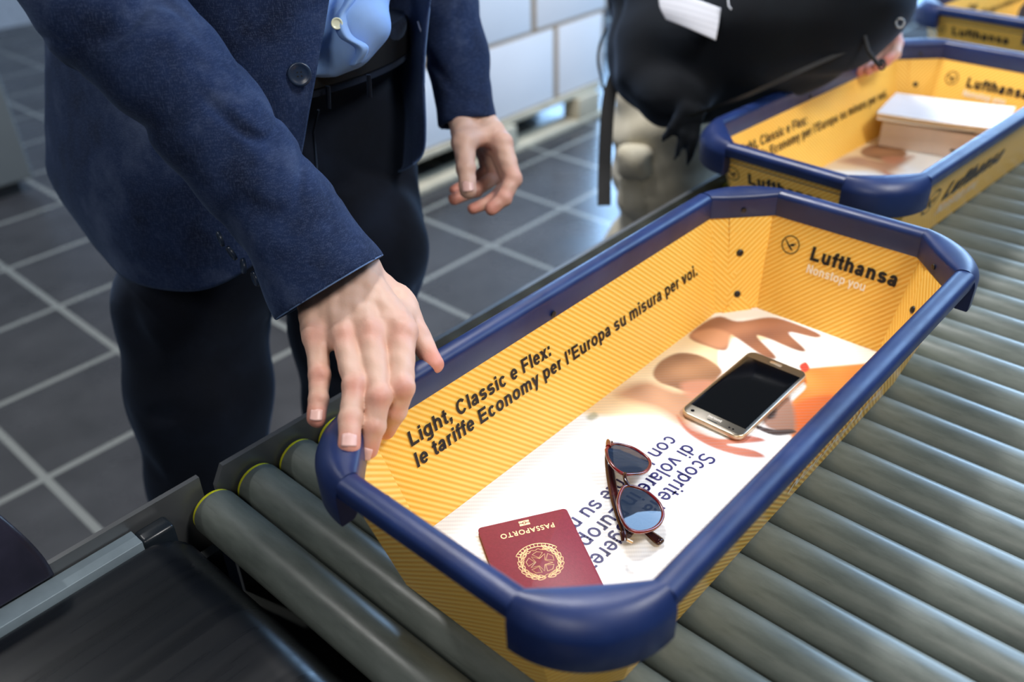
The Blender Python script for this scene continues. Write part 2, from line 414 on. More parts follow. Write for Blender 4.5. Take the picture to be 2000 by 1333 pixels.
def denim(name, c0, c1, c2, dens=1.0):
    k = N(name); big = k.noise(11, 4, rough=.6); fine = k.noise(1500, 2, stretch=(1, 1, .10)); fine2 = k.noise(1100, 2, stretch=(.15, .15, 1.0))
    c = k.ramp(big, [(.30, c0), (.52, c1), (.74, c2)])
    f = k.math('ADD', k.math('MULTIPLY', fine, .6), k.math('MULTIPLY', fine2, .4))
    c = k.mix(k.math('MULTIPLY', k.math('GREATER_THAN', f, .54), .16 * dens), c, tuple(min(1, x * 2.0 + .01) for x in c2[:3]) + (1,))
    k.col(c); k.rough(.85); k.b.inputs['Specular IOR Level'].default_value = .15
    k.b.inputs['Sheen Weight'].default_value = .12; k.b.inputs['Sheen Tint'].default_value = (.4, .6, 1, 1)
    k.bump(f, .35, .0006); return k.m
M_denim = denim('navy_denim', lin(12, 20, 42), lin(26, 41, 74), lin(66, 78, 106))
M_lining = denim('dark_lining', lin(6, 8, 12), lin(8, 11, 16), lin(11, 15, 22), .5)
M_trou = denim('charcoal_navy_twill', lin(8, 11, 18), lin(12, 16, 26), lin(19, 25, 38), .4)
M_stitch = plain('denim_seam_thread', lin(84, 110, 150), .8)
M_shirt = plain('pale_blue_cotton', lin(138, 178, 238), .75, vary=.06, bump=.2, bscale=900, bdist=.0003)
M_btn = plain('dark_blue_button', lin(30, 44, 66), .3)
M_btnw = plain('pearl_button', lin(220, 225, 200), .3)
M_leather = plain('black_belt_leather', lin(7, 8, 11), .6, bump=.3, spec=.25)
def skinf():
    k = N('skin'); a = k.n('ShaderNodeAttribute', attribute_name='tone'); n = k.noise(70, 4)
    base = k.mix(a.outputs[2], lin(214, 176, 156), lin(208, 122, 106)); base = k.mix(k.math('MULTIPLY', n, .25), base, lin(184, 140, 118))
    k.col(base); k.rough(.52); k.b.inputs['Subsurface Weight'].default_value = .12
    k.b.inputs['Subsurface Radius'].default_value = (.004, .0015, .0008); k.b.inputs['Subsurface Scale'].default_value = 1.0
    v = k.n('ShaderNodeTexVoronoi'); v.inputs['Scale'].default_value = 420; tc = k.n('ShaderNodeTexCoord'); k.l(tc.outputs['Object'], v.inputs['Vector'])
    hgt = k.math('ADD', k.math('MULTIPLY', v.outputs[0], .4), k.noise(120, 3)); k.bump(hgt, .22, .0008); return k.m
M_skin = skinf()
M_nail = plain('fingernail', lin(222, 178, 168), .36, vary=.04)
M_bag = denim('black_nylon', lin(3, 4, 7), lin(5, 7, 10), lin(9, 14, 18), .2)
M_strap = plain('black_webbing', lin(6, 8, 12), .7, bump=.4, bscale=600)
M_khaki = denim('khaki_cotton', lin(168, 160, 140), lin(194, 187, 166), lin(212, 206, 188), .25)
M_tagw = plain('white_paper_tag', lin(205, 208, 216), .7, vary=.04)
M_card = plain('white_wrapped_carton', lin(222, 222, 226), .6, vary=.03, scale=3)
M_brown = plain('brown_cardboard', lin(160, 140, 118), .8)
M_wood = plain('pale_pallet_wood', lin(176, 168, 148), .75, vary=.15, scale=9)

# ------------------------------------------------------------------ the setting
def floor_mat():
    k = N('dark_floor_tile'); tc = k.n('ShaderNodeTexCoord'); sp = k.n('ShaderNodeSeparateXYZ'); k.l(tc.outputs['Object'], sp.inputs[0])
    T = .376; masks = []
    for i, o in ((0, .235), (1, -1.506)):
        q = k.math('FRACT', k.math('DIVIDE', k.math('ADD', sp.outputs[i], o + 20 * T), T))
        q = k.math('ABSOLUTE', k.math('SUBTRACT', q, .5)); masks.append(k.math('GREATER_THAN', q, .5 - .0125 / T / 1.35))
    g = k.math('MAXIMUM', masks[0], masks[1]); n = k.noise(7, 5)
    c = k.mix(g, k.ramp(n, [(.3, lin(50, 50, 52)), (.7, lin(64, 64, 66))]), lin(120, 122, 118))
    k.col(c); k.rough(k.ramp(k.noise(5, 4), [(.3, (.22, .22, .22, 1)), (.7, (.36, .36, .36, 1))])); k.bump(k.math('SUBTRACT', 1.0, g), .3, .002); return k.m
FZ = -.75
fl = MB().box(-6, 8, -6, 8, FZ - .1, FZ).build('floor', floor_mat(), smooth=False); fl['kind'] = 'structure'
wallm = plain('grey_wall_paint', lin(150, 156, 164), .8)
wb = MB().box(-6, 8, 6.0, 6.1, FZ, 2.6).build('wall_back', wallm, smooth=False); wb['kind'] = 'structure'

# grey machine casing behind the man
cab = empty('scanner_cabinet', (-1.2, 3.2, FZ), 0, 'large plain grey metal cabinet standing behind the man on the dark tiled floor', 'cabinet')
cabm = plain('grey_painted_steel', lin(92, 98, 100), .5, .1, vary=.06, scale=3)
MB().box(-2.2, 1.7, .0, .9, .055, 2.1, .01).build('casing', cabm, cab)
MB().box(-2.15, 1.65, .04, .85, 0, .055).build('plinth', M_tape, cab, smooth=False)

# pallet with white cartons
pal = empty('pallet', (1.85, 1.99, FZ), 0, 'pale wooden pallet on the dark tiles carrying the white cartons', 'pallet')
for k in range(3): MB().box(-.75, .68, .0 + k * .36, .10 + k * .36, 0, .022, .003).build('bottom_board', M_wood, pal)
for i, x in enumerate((-.70, -.05, .50)):
    for k in range(3): MB().box(x, x + .145, .005 + k * .36, .095 + k * .36, .022, .115, .003).build('block', M_wood, pal)
for k in range(5): MB().box(-.75, .68, .03 + k * .19, .15 + k * .19, .115, .137, .003).build('top_board', M_wood, pal)
row = ['bottom row', 'second row', 'third row']; z0 = FZ + .1375; GAP = .0
for r in range(3):
    xs = [(1.135, 1.69), (1.70, 2.235), (2.240, 2.56)] if r != 1 else [(1.10, 1.50), (1.505, 2.100), (2.105, 2.58)]
    for j, (a, b) in enumerate(xs):
        z = z0 + r * .305
        c = empty('carton', ((a + b) / 2, 2.035, z), 0,
                  'white-fronted carton in the %s of the pallet stack, %s' % (row[r], ['nearest the man', 'middle of its row', 'nearest the black bag'][j]),
                  'carton', 'white cartons stacked on the pallet')
        w_ = (b - a) / 2
        MB().box(-w_, w_, 0, .42, 0, .304, .002).build('carton_body', M_brown, c)
        MB().box(-w_ + .014, w_ - .014, -.0016, .002, .008, .296, .0008).build('white_front', M_card, c)

# ------------------------------------------------------------------ roller conveyor
rc = empty('roller_conveyor', (0, 0, FZ), 0, 'roller conveyor of grey tubes with a steel side rail carrying the yellow trays', 'conveyor')
RR = .025; RP = .0528
def up(o): o.location.z = -FZ; return o
rb = MB().cyl((0, -.62, -RR - .001), (0, .326, -RR - .001), RR, 40, .0015)
r0 = up(rb.build('roller', M_roll, rc)); r0.location.x = .119
cb = MB().cyl((0, .3262, -RR - .001), (0, .3292, -RR - .001), RR - .0012, 40); c0 = cb.build('end_cap', M_cap, r0)
for k in range(-44, 10):
    if k == 0: continue
    q = r0.copy(); COL.objects.link(q); q.parent = rc; q.location = (.119 - k * RP, 0, -FZ)
    e = c0.copy(); COL.objects.link(e); e.parent = q
# side rail with cut corner at the near end
def rail(x0, x1, y, t, ztop, zbot, cutx, cutz):
    poly = [(x0, zbot), (x0, ztop - cutz), (x0 + cutx, ztop), (x1, ztop), (x1, zbot)]; n = len(poly); m = MB()
    m.add([(a, y, b) for a, b in poly] + [(a, y + t, b) for a, b in poly],
          [tuple(range(n)), tuple(range(2 * n - 1, n - 1, -1))] + [(i, i + n, (i + 1) % n + n, (i + 1) % n) for i in range(n)]); return m
up(rail(-.3455, 2.5, .333, .0065, .0165, -.34, .012, .020).build('side_rail', M_steel, rc, smooth=False))
up(MB().box(-.38, 2.5, -.632, -.625, -.16, .015).build('side_rail', M_steel, rc, smooth=False))
up(MB().box(-.43, 2.5, -.60, .333, -.17, -.16).build('under_tray', M_steel_d, rc, smooth=False))
for x in (-.2, 1.0, 2.3):
    for y in (-.60, .29): up(MB().box(x, x + .05, y, y + .04, FZ, -.16, .003).build('leg', M_steel_d, rc))

# ------------------------------------------------------------------ belt conveyor
bc = empty('belt_conveyor', (-.8, 0, FZ), 0, 'belt conveyor with a worn black rubber belt in the lower left corner', 'conveyor')
def bl(m, name, mat, smooth=True):
    for v in m.v: v.x += .8; v.z -= FZ
    return m.build(name, mat, bc, smooth)
m = MB(); prof = []; R0 = .050; xe = -.391
for i in range(25):
    a = math.radians(90 - 180 * i / 24); prof.append((xe - R0 + R0 * math.cos(a), -.003 - R0 + R0 * math.sin(a)))
prof = [(-1.6, -.003)] + prof + [(-1.6, -.003 - 2 * R0)]
n = len(prof); ys = [-.7, -.5, -.3, -.1, .1, .25, .300, .309, .311]; drop = [0, 0, 0, 0, 0, 0, 0, .001, .004]
for y, d in zip(ys, drop): m.v += [Vector((x, y, z - (d if z > -.03 else 0))) for x, z in prof]
for i in range(len(ys) - 1):
    for j in range(n - 1): m.f.append((i * n + j, i * n + j + 1, (i + 1) * n + j + 1, (i + 1) * n + j))
m.f.append(tuple((len(ys) - 1) * n + j for j in range(n))); bl(m, 'belt', M_belt)
bl(MB().box(-.60, -.372, .300, .312, -.13, -.05), 'bearing_plate', M_tape)
bl(MB().box(-1.6, -.437, .314, .336, -.10, .0015, .0008), 'side_frame', M_frame)
bl(MB().box(-.437, -.404, .313, .3345, -.10, .0005, .004), 'end_block', M_tape)
bl(rail(-1.6, -.3585, .3375, .006, .0155, -.34, .001, .001), 'side_plate', M_steel, False)
for x in (-.75, -1.5):
    bl(MB().box(x, x + .05, .26, .30, FZ, -.08, .003), 'leg', M_steel_d); bl(MB().box(x, x + .05, -.6, -.56, FZ, -.08, .003), 'leg', M_steel_d)
k = N('smoky_plastic'); k.col(k.ramp(k.noise(20, 4), [(.3, lin(30, 30, 42)), (.7, lin(44, 42, 58))])); k.rough(.25); M_smoke = k.m
G = []
for yy, zz, xx in ((.3365, .0040, -.512), (.343, .024, -.513), (.352, .050, -.519), (.366, .080, -.530), (.380, .098, -.545)):
    G.append([Vector((-1.2, yy, zz)), Vector((-.8, yy, zz)), Vector((-.62, yy, zz)), Vector((xx, yy, zz))])
gd, _, _ = loft('edge_guard', [[list(p) for p in r] for r in G], 8, 8, M_smoke, None, .003)
tag(gd, 'curved smoky dark plastic guard beside the black belt at the left picture edge', 'guard')

# ------------------------------------------------------------------ trays
L, W, CA, CB, CA2, CB2 = .3364, .1463, .0593, .0577, .0570, .0540
LF, WF, FA, FB = .3038, .1152, .0461, .0341
def octa(l, w, a, b): return [(l - a, w), (l, w - b), (l, -w + b), (l - a, -w), (-l + a, -w), (-l, -w + b), (-l, w - b), (-l + a, w)]
def tray_print():
    """the picture printed on the tray floor: brown hands on white, wooden table, orange sleeve, glasses bow"""
    nx, ny = 420, 160; xs = np.linspace(-LF, LF, nx); ys = np.linspace(-WF, WF, ny); X, Y = np.meshgrid(xs, ys, indexing='ij')
    c = np.ones((nx, ny, 3)) * np.array(lin(244, 248, 252)[:3])
    def inside(poly, soft):
        P = np.array([list(atz(u, v, 0))[:2] for u, v in poly]); P = catmull(np.concatenate([P[-1:], P, P[:2]]), 5)[5:-6]; d = np.full(X.shape, 1e9); ins = np.zeros(X.shape, bool); n_ = len(P)
        for i in range(n_):
            a = P[i]; b = P[(i + 1) % n_]; e = b - a; t = np.clip(((X - a[0]) * e[0] + (Y - a[1]) * e[1]) / (e @ e + 1e-12), 0, 1)
            d = np.minimum(d, np.hypot(X - a[0] - t * e[0], Y - a[1] - t * e[1]))
            cr = ((a[1] > Y) != (b[1] > Y)) & (X < (b[0] - a[0]) * (Y - a[1]) / (b[1] - a[1] + 1e-12) + a[0]); ins ^= cr
        d = np.where(ins, d, -d); return np.clip(.5 + d / (2 * soft), 0, 1)
    def paint(poly, rgb, soft=.002, op=1.0, rgb2=None, seed=0):
        nonlocal c
        m_ = inside(poly, soft)[..., None] * op; q = np.array(lin(*rgb)[:3]) * np.ones_like(c)
        if rgb2:
            wv = (wob((X * 60, Y * 60, X * 0), 1.0, seed) * .5 + .5)[..., None].clip(0, 1); q = q * (1 - wv) + np.array(lin(*rgb2)[:3]) * wv
        c = c * (1 - m_) + q * m_
    # wooden table behind the wrists
    paint([(1120, 800), (1200, 700), (1300, 640), (1400, 625), (1500, 640), (1480, 700), (1400, 740), (1330, 800), (1220, 820)], (232, 196, 128), .006, .85, (244, 222, 176), 4)
    paint([(1110, 760), (1215, 745), (1300, 770), (1385, 810), (1330, 840), (1260, 820), (1180, 812), (1130, 800)], (214, 170, 118), .009, .7, (236, 212, 176), 9)
    # white shirt cuffs
    paint([(1398, 615), (1480, 612), (1530, 628), (1478, 642), (1420, 640), (1396, 632)], (250, 250, 246), .002)
    paint([(1402, 705), (1410, 672), (1452, 665), (1495, 672), (1540, 662), (1620, 660), (1710, 690), (1690, 718), (1580, 732), (1520, 735), (1470, 720), (1430, 740), (1408, 735)], (250, 250, 246), .002)
    # upper hand
    paint([(1345, 662), (1398, 625), (1440, 634), (1500, 626), (1540, 634), (1598, 658), (1592, 666), (1540, 656), (1572, 690), (1552, 690), (1500, 668), (1478, 664), (1515, 704), (1490, 702), (1440, 668), (1425, 662), (1418, 690), (1385, 684)], (120, 68, 42), .0018, 1, (164, 104, 68), 5)
    paint([(1350, 660), (1395, 648), (1430, 664), (1416, 686), (1386, 682)], (206, 146, 104), .004, .7)
    # lower hand and arm
    paint([(1275, 735), (1290, 712), (1325, 696), (1370, 702), (1408, 728), (1402, 745), (1382, 765), (1352, 774), (1310, 762), (1285, 752)], (130, 84, 46), .002, 1, (182, 130, 84), 6)
    paint([(1205, 775), (1262, 752), (1330, 772), (1385, 752), (1425, 748), (1375, 800), (1345, 828), (1405, 868), (1385, 872), (1330, 838), (1285, 806), (1235, 792)], (146, 92, 56), .007, .9, (196, 140, 98), 2)
    paint([(1330, 756), (1385, 750), (1392, 772), (1350, 786)], (200, 132, 100), .004, .7)
    paint([(1322, 818), (1350, 846), (1405, 864), (1462, 858), (1494, 868), (1448, 874), (1420, 876), (1470, 886), (1492, 900), (1446, 898), (1388, 880), (1340, 850)], (168, 78, 46), .0018, .95, (198, 112, 74), 12)
    # orange sleeve, glasses
    paint([(1560, 730), (1700, 715), (1720, 700), (1640, 790), (1570, 850), (1545, 860), (1540, 800), (1572, 762)], (226, 124, 36), .002, 1, (240, 150, 60), 3)
    paint([(1545, 800), (1600, 780), (1640, 790), (1560, 870), (1548, 840)], (206, 92, 24), .004, .8)
    paint([(1560, 722), (1572, 714), (1580, 726), (1570, 734)], (206, 52, 28), .001)
    paint([(1490, 800), (1540, 780), (1552, 850), (1520, 850), (1490, 835)], (150, 110, 90), .003)
    paint([(1478, 838), (1510, 846), (1545, 846), (1552, 852), (1515, 858), (1480, 846)], (56, 36, 30), .001)
    paint([(1498, 816), (1515, 806), (1512, 822), (1500, 826)], (60, 38, 32), .002)
    # small green scuff
    paint([(1145, 822), (1160, 812), (1168, 820), (1155, 828)], (150, 150, 110), .002, .7)
    # cut to the octagon and add a gentle wave of sheet
    keep = (np.abs(X) + 0 * Y <= LF)
    idx = -np.ones((nx, ny), int); V = []; Cc = []
    def ok(x, y): return abs(x) <= LF + 1e-6 and abs(y) <= WF + 1e-6 and (LF - abs(x)) / FA + (WF - abs(y)) / FB >= 1 - 1e-6
    okm = ((LF - np.abs(X)) / FA + (WF - np.abs(Y)) / FB) >= 1 - .06
    idx[okm] = np.arange(okm.sum()); V = np.stack([X[okm], Y[okm], np.zeros(okm.sum())], 1); Cc = c[okm]; F_ = []
    a, b, d_, e = idx[:-1, :-1], idx[1:, :-1], idx[1:, 1:], idx[:-1, 1:]; g = (a >= 0) & (b >= 0) & (d_ >= 0) & (e >= 0)
    F_ = np.stack([a[g], b[g], d_[g], e[g]], 1)
    return V, F_, Cc, [(v[0], v[1]) for v in V]
PRINT = tray_print()

def bar_profile(w_=.021):
    """rim bar section, (out, z)"""
    p = [(0, .1178), (-.0004, .119), (-.0004, .1405)]
    for i in range(1, 12):
        a = math.radians(180 - 180 * i / 11); p.append((w_ / 2 + (w_ / 2 + .0004) * math.cos(a) * 1.0, .1405 + .0085 * math.sin(a) ** .8))
    p += [(w_, .137), (w_ - .0005, .1325), (w_ - .003, .1305), (.0065, .1305), (.0048, .1178)]
    return p
def cap_profile(w_, zb=.103):
    p = [(0, .1178), (-.0006, .119), (-.0006, .1412)]
    for i in range(1, 14):
        a = math.radians(180 - 180 * i / 13); s_ = math.sin(a)
        p.append((w_ / 2 + (w_ / 2 + .0006) * math.cos(a), .1385 + (.0027 if a > math.pi / 2 else .0027 - .010 * (math.cos(math.pi - a)) ** 2) + .0088 * s_ ** .7))
    p += [(w_ + .0004, .122), (w_, zb + .002), (w_ - .0012, zb), (.0090, zb), (.0060, zb + .003), (.0048, .1178)]
    return p
def make_tray(near_text=False, printed_floor=True):
    root = empty('security_tray')
    # folded sheet body
    m = MB(); top = octa(L + .0048 * .0, W, CA2, CB2); bot = octa(LF, WF, FA, FB); uv = []; V = []; F_ = []
    def quad(p, uvs): k_ = len(V); V.extend(p); uv.extend(uvs); F_.append(tuple(range(k_, k_ + len(p))))
    topo = octa(L + .004, W + .004, CA2 + .001, CB2 + .001); boto = octa(LF + .004, WF + .004, FA + .001, FB + .001); sc = (.136 + .004) / .1175
    def wallp(T, B, zt, zb, flip, off=0):
        for i in range(8):
            j = (i + 1) % 8; a, b, c_, d_ = T[i], T[j], B[j], B[i]
            P3 = [Vector((a[0], a[1], zt)), Vector((b[0], b[1], zt)), Vector((c_[0], c_[1], zb)), Vector((d_[0], d_[1], zb))]
            ax = Vector((b[0] - a[0], b[1] - a[1], 0)).normalized()
            sgn = 1
            if i in (7,): sgn = -1                       # far-side long wall runs along +X
            if i == 3: sgn = -1
            U = []
            for q in P3:
                uu = q.dot(ax); 
                if i in (7, 3): uu = q.x
                elif i in (1, 5): uu = q.y
                U.append((uu + i * .0013, q.z * 1.05))
            if flip: P3 = P3[::-1]; U = U[::-1]
            quad(P3, U)
    Tt = [(B_[0] + (T_[0] - B_[0]) * sc, B_[1] + (T_[1] - B_[1]) * sc) for T_, B_ in zip(top, bot)]
    To = [(B_[0] + (T_[0] - B_[0]) * sc, B_[1] + (T_[1] - B_[1]) * sc) for T_, B_ in zip(topo, boto)]
    wallp(Tt, bot, .136, .0, True); wallp(To, boto, .136, -.004, False)
    quad([Vector((x, y, -.004)) for x, y in boto][::-1], [(x, y) for x, y in boto][::-1])
    k_ = len(V)
    for i in range(8):
        j = (i + 1) % 8; quad([Vector((*Tt[i], .136)), Vector((*Tt[j], .136)), Vector((*To[j], .136)), Vector((*To[i], .136))], [(0, 0)] * 4)
    body = mesh_obj('tray_body', V, F_, M_yel, root, False, uv=uv)
    # printed floor sheet
    V_, Fq, Cc, U_ = PRINT
    fs = mesh_obj('printed_base', V_ + np.array([0, 0, .0006]), Fq, M_print, root, True, uv=U_)
    ca_ = fs.data.color_attributes.new('print', 'FLOAT_COLOR', 'POINT'); ca_.data.foreach_set('color', np.concatenate([Cc, np.ones((len(Cc), 1))], 1).ravel())
    # corner flaps, folded gusset triangle and rivets inside each chamfer
    for sx, sy in ((1, 1), (1, -1), (-1, -1), (-1, 1)):
        T1 = Vector((sx * (L - CA2), sy * W, .1175)); T2 = Vector((sx * L, sy * (W - CB2), .1175)); B1 = Vector((sx * (LF - FA), sy * WF, 0)); B2 = Vector((sx * LF, sy * (WF - FB), 0))
        nn = (T2 - T1).cross(B1 - T1).normalized(); c_ = Vector((0, 0, .05)) - (T1 + B2) / 2
        if nn.dot(c_) < 0: nn = -nn
        def Q(s_, t_): a = T1.lerp(T2, s_); b = B1.lerp(B2, s_); return b.lerp(a, t_)
        def sheet(name, pts, thick, rotuv, mat=M_yel):
            P_ = [Q(*p) + nn * thick for p in pts]; Pb = [Q(*p) + nn * .0001 for p in pts]; n_ = len(P_)
            ax = (T2 - T1).normalized(); ay = ax.cross(nn)
            u_ = [((q.dot(ax) * (-1 if rotuv else 1)), q.z * 1.05) for q in P_ + Pb]
            f_ = [tuple(range(n_)), tuple(range(2 * n_ - 1, n_ - 1, -1))] + [(i, (i + 1) % n_, (i + 1) % n_ + n_, i + n_) for i in range(n_)]
            return mesh_obj(name, P_ + Pb, f_, mat, root, False, uv=u_)
        sheet('corner_flap', [(.30, 0.02), (.985, 0.02), (.985, .995), (.30, .995)] if sy * sx > 0 else [(.02, .02), (.70, .02), (.70, .995), (.02, .995)], .0011, True)
        sheet('corner_gusset', [(.16, .0), (.88, .0), (.56, .21)], .0021, False)
        for t_ in (.19, .63):
            m = MB(); p = Q(.50, t_) + nn * .0013; x = (T2 - T1).normalized(); y = nn.cross(x)
            rr = [.0046, .0046, .0036, .0015]; hh = [0, .0012, .0024, .0028]; vs = []
            for r_, h_ in zip(rr, hh): vs += [p + nn * h_ + x * r_ * math.cos(a * math.pi / 8) + y * r_ * math.sin(a * math.pi / 8) for a in range(16)]
            fs_ = [(i * 16 + j, i * 16 + (j + 1) % 16, (i + 1) * 16 + (j + 1) % 16, (i + 1) * 16 + j) for i in range(3) for j in range(16)] + [tuple(48 + j for j in range(16))]
            m.add(vs, fs_); m.build('rivet', M_black, root)
    # rim bars
    pr_ = bar_profile(); n_ = len(pr_)
    def bar(p0, p1, out):
        m = MB(); vs = []
        for p in (p0, p1): vs += [Vector((p[0] + out[0] * u, p[1] + out[1] * u, z)) for u, z in pr_]
        m.add(vs, [(i, i + n_, (i + 1) % n_ + n_, (i + 1) % n_) for i in range(n_)] + [tuple(range(n_)), tuple(range(2 * n_ - 1, n_ - 1, -1))])
        return m.build('rim_bar', M_navy, root)
    Lr, Wr = L + .0006, W + .0006
    bar((-Lr + CA, Wr), (Lr - CA, Wr), (0, 1)); bar((Lr, Wr - CB), (Lr, -Wr + CB), (1, 0)); bar((Lr - CA, -Wr), (-Lr + CA, -Wr), (0, -1)); bar((-Lr, -Wr + CB), (-Lr, Wr - CB), (-1, 0))
    for x in (-.03,):
        for sy in (1, -1):
            MB().cyl((x, sy * (W - .0004), .124), (x, sy * (W - .0022), .124), .0036, 16, .0006).build('screw', M_black, root)
    # moulded corner caps
    NN = 22
    for sx, sy in ((1, 1), (1, -1), (-1, -1), (-1, 1)):
        m = MB(); vs = []; first = None
        for i in range(NN + 1):
            t_ = i / NN; a = t_ * math.pi / 2
            I_ = Vector((Lr - CA * (1 - t_), Wr - CB * t_)); wv = .0225
            O_ = Vector((Lr - CA + (CA + wv) * math.sin(a), Wr - CB + (CB + wv) * math.cos(a)))
            d = O_ - I_; ln = d.length; d.normalize(); pr2 = cap_profile(ln)
            I2 = I_
            vs += [Vector((sx * (I2.x + d.x * u), sy * (I2.y + d.y * u), z)) for u, z in pr2]
        k2 = len(pr2); f_ = []
        for i in range(NN):
            for j in range(k2): f_.append((i * k2 + j, (i + 1) * k2 + j, (i + 1) * k2 + (j + 1) % k2, i * k2 + (j + 1) % k2))
        f_ += [tuple(range(k2)), tuple(NN * k2 + j for j in range(k2 - 1, -1, -1))]
        if sx * sy < 0: f_ = [q[::-1] for q in f_]
        m.add(vs, f_); cp_ = m.build('corner_cap', M_navy, root)
        c_ = Vector((sx * (L - CA / 2), sy * (W - CB / 2), .128)); d_ = Vector((-sx, -sy, 0)).normalized()
        MB().cyl(c_ - d_ * .001, c_ + d_ * .0014, .0034, 16, .0006).build('screw', M_black, cp_)
        for dd in ((.0, 1), (1, 0)):
            pass
    # writing: long inner wall (far side, faces -Y)
    up_ = Vector((0, W - WF, .1175)).normalized(); rt = Vector((1, 0, 0)); nw = rt.cross(up_)
    def wl(x, z, e=.0006): return Vector((x, WF + (W - WF) * z / .1175, z)) + nw * e
    grotesque('lettering', 'Light, Classic e Flex:', .0215, M_ink, root, wl(-.2425, .0850), (1, .0, -.012), up_, .158, .199)
    grotesque('lettering', 'le tariffe Economy per l\u2019Europa su misura per voi.', .0215, M_ink, root, wl(-.2425, .0632), (1, 0, -.003), up_, .158, .476)
    # end wall: logo, name, strapline (faces -X)
    upe = Vector((L - LF, 0, .1175)).normalized(); re = Vector((0, -1, 0)); ne = re.cross(upe)
    def we(y, z, e=.0006): return Vector((LF + (L - LF) * z / .1175, y, z)) + ne * e
    logo(root, we(.0592, .0895), re, upe, .0118)
    grotesque('lettering', 'Lufthansa', .0245, M_ink, root, we(.0305, .0790), re, upe, .185, .1075)
    grotesque('lettering', 'Nonstop you', .0150, M_white, root, we(.0305, .0635), re, upe, .14, .0745)
    # lettering on the floor sheet
    for body_, x0_, y0_, w__ in (('Scoprite la leggerezza', .0115, -.0212, .226), ('di volare in Europa', .0115, .0007, .194), ('con l', .0112, .0226, .049), ('nte su m', -.0785, .0226, .087)):
        grotesque('lettering', body_, .0238, M_inknavy, root, (x0_, y0_, .0009), (-1, 0, 0), (0, -1, 0), .118, w__)
    if near_text:
        upn = Vector((-(L - LF), 0, .1175)).normalized(); nn_ = re.cross(upn)
        def wn(y, z, e=.0021): return Vector((-LF - .0040 - (L - LF) * z / .1175, y, z)) - Vector((1, 0, .27)).normalized() * e
        logo(root, wn(.086, .101), re, upn, .0115); grotesque('lettering', 'Lufthansa', .0250, M_ink, root, wn(.060, .092), re, upn, .185, .116)
        ups = Vector((0, -(W - WF), .1175)).normalized()
        def wr(x, z, e=.0021): return Vector((x, -WF - .004 - (W - WF) * z / .1175, z)) + Vector((0, -1, -.26)).normalized() * e
        logo(root, wr(-.185, .075), (1, 0, 0), ups, .021); grotesque('lettering', 'Lufthansa', .047, M_ink, root, wr(-.135, .058), (1, 0, 0), ups, .185, .20)
    ups = Vector((0, -(W - WF), .1175)).normalized()
    grotesque('lettering', 'Nonstop you', .030, M_white, root, Vector((-.13 if near_text else -.02, -WF - .004 - (W - WF) * .030 / .1175, .030)) + Vector((0, -1, -.26)).normalized() * .0021, (1, 0, 0), ups, .12, .14 if near_text else .2)
    return root
def logo(root, c_, right, upv, r):
    R_ = Vector(right).normalized(); U_ = Vector(upv).normalized(); Nn = R_.cross(U_); m = MB(); n_ = 40; vs = []
    P = lambda x, y, e=0: Vector(c_) + R_ * x * r + U_ * y * r + Nn * e
    for rr in (1.0, .88): vs += [P(rr * math.cos(2 * math.pi * i / n_), rr * math.sin(2 * math.pi * i / n_)) for i in range(n_)]
    m.add(vs, [(i, (i + 1) % n_, (i + 1) % n_ + n_, i + n_) for i in range(n_)])
    def poly(pts): m.add([P(*p) for p in pts], [tuple(range(len(pts)))])
    # flying bird: long neck, body, raised wing feathers
    poly([(-.72, .42), (-.60, .46), (-.10, -.06), (-.22, -.22)]); poly([(-.22, -.22), (-.10, -.06), (.20, -.30), (.45, -.62), (.05, -.46)])
    poly([(-.14, -.10), (.10, .16), (.34, .24), (.70, .22), (.40, .14), (.62, .06), (.30, .04), (.50, -.08), (.10, -.12)])
    return m.build('logo', M_ink, root, smooth=False)

def copy_tree(o, parent=None):
    c = o.copy(); COL.objects.link(c); c.parent = parent
    for ch in [q for q in bpy.data.objects if q.parent == o]: copy_tree(ch, c)
    return c
t1 = make_tray(); tag(t1, 'nearest yellow tray with navy rim, holding the passport, sunglasses and phone', 'tray', 'yellow security trays on the rollers')
t2 = make_tray(True); tag(t2, 'yellow tray with navy rim behind the nearest one, holding a white box and papers', 'tray', 'yellow security trays on the rollers')
t1.location = (0, 0, .004)
t2.location = (.790, .112, .004); t2.rotation_euler.z = math.radians(-3.7)
t3 = copy_tree(t2); tag(t3, 'farthest yellow tray, cut off by the top right corner of the photo', 'tray', 'yellow security trays on the rollers')
t3.location = (1.735, .160, .004); t3.rotation_euler.z = math.radians(-6)

# ------------------------------------------------------------------ things in the nearest tray
ZT = .0052
# passport
pp = empty('passport', (-.219, .0009, ZT), 1.0176, 'burgundy passport with gold crest lying face up in the near end of the nearest tray', 'passport')
M_mar = plain('burgundy_cover', lin(122, 30, 52), .5, vary=.10, scale=400, bump=.35, bscale=700, bdist=.0003)
M_gold = plain('gold_foil', lin(226, 196, 140), .35, .3); M_page = plain('cream_pages', lin(226, 208, 178), .8)
pout = rrect(.125, .088, .004)
MB().prism(rrect(.1235, .0865, .0035), .0005, .0046).build('pages', M_page, pp)
MB().prism(pout, .0, .0006, .0001).build('back_cover', M_mar, pp); cov = MB().prism(pout, .0046, .0056, .0003).build('front_cover', M_mar, pp)
U3, R3 = Vector((-1, 0, 0)), Vector((0, 1, 0))
def pl(x, y): return Vector((0, 0, .00565)) + R3 * x + U3 * y
lettering('lettering', 'PASSAPORTO', .0085, M_gold, cov, pl(0, -.0475), R3, U3, .0001, .052, 1.15, align='CENTER')
lettering('lettering', 'REPUBBLICA ITALIANA', .0068, M_gold, cov, pl(0, .0395), R3, U3, .0001, .070, 1.0, align='CENTER')
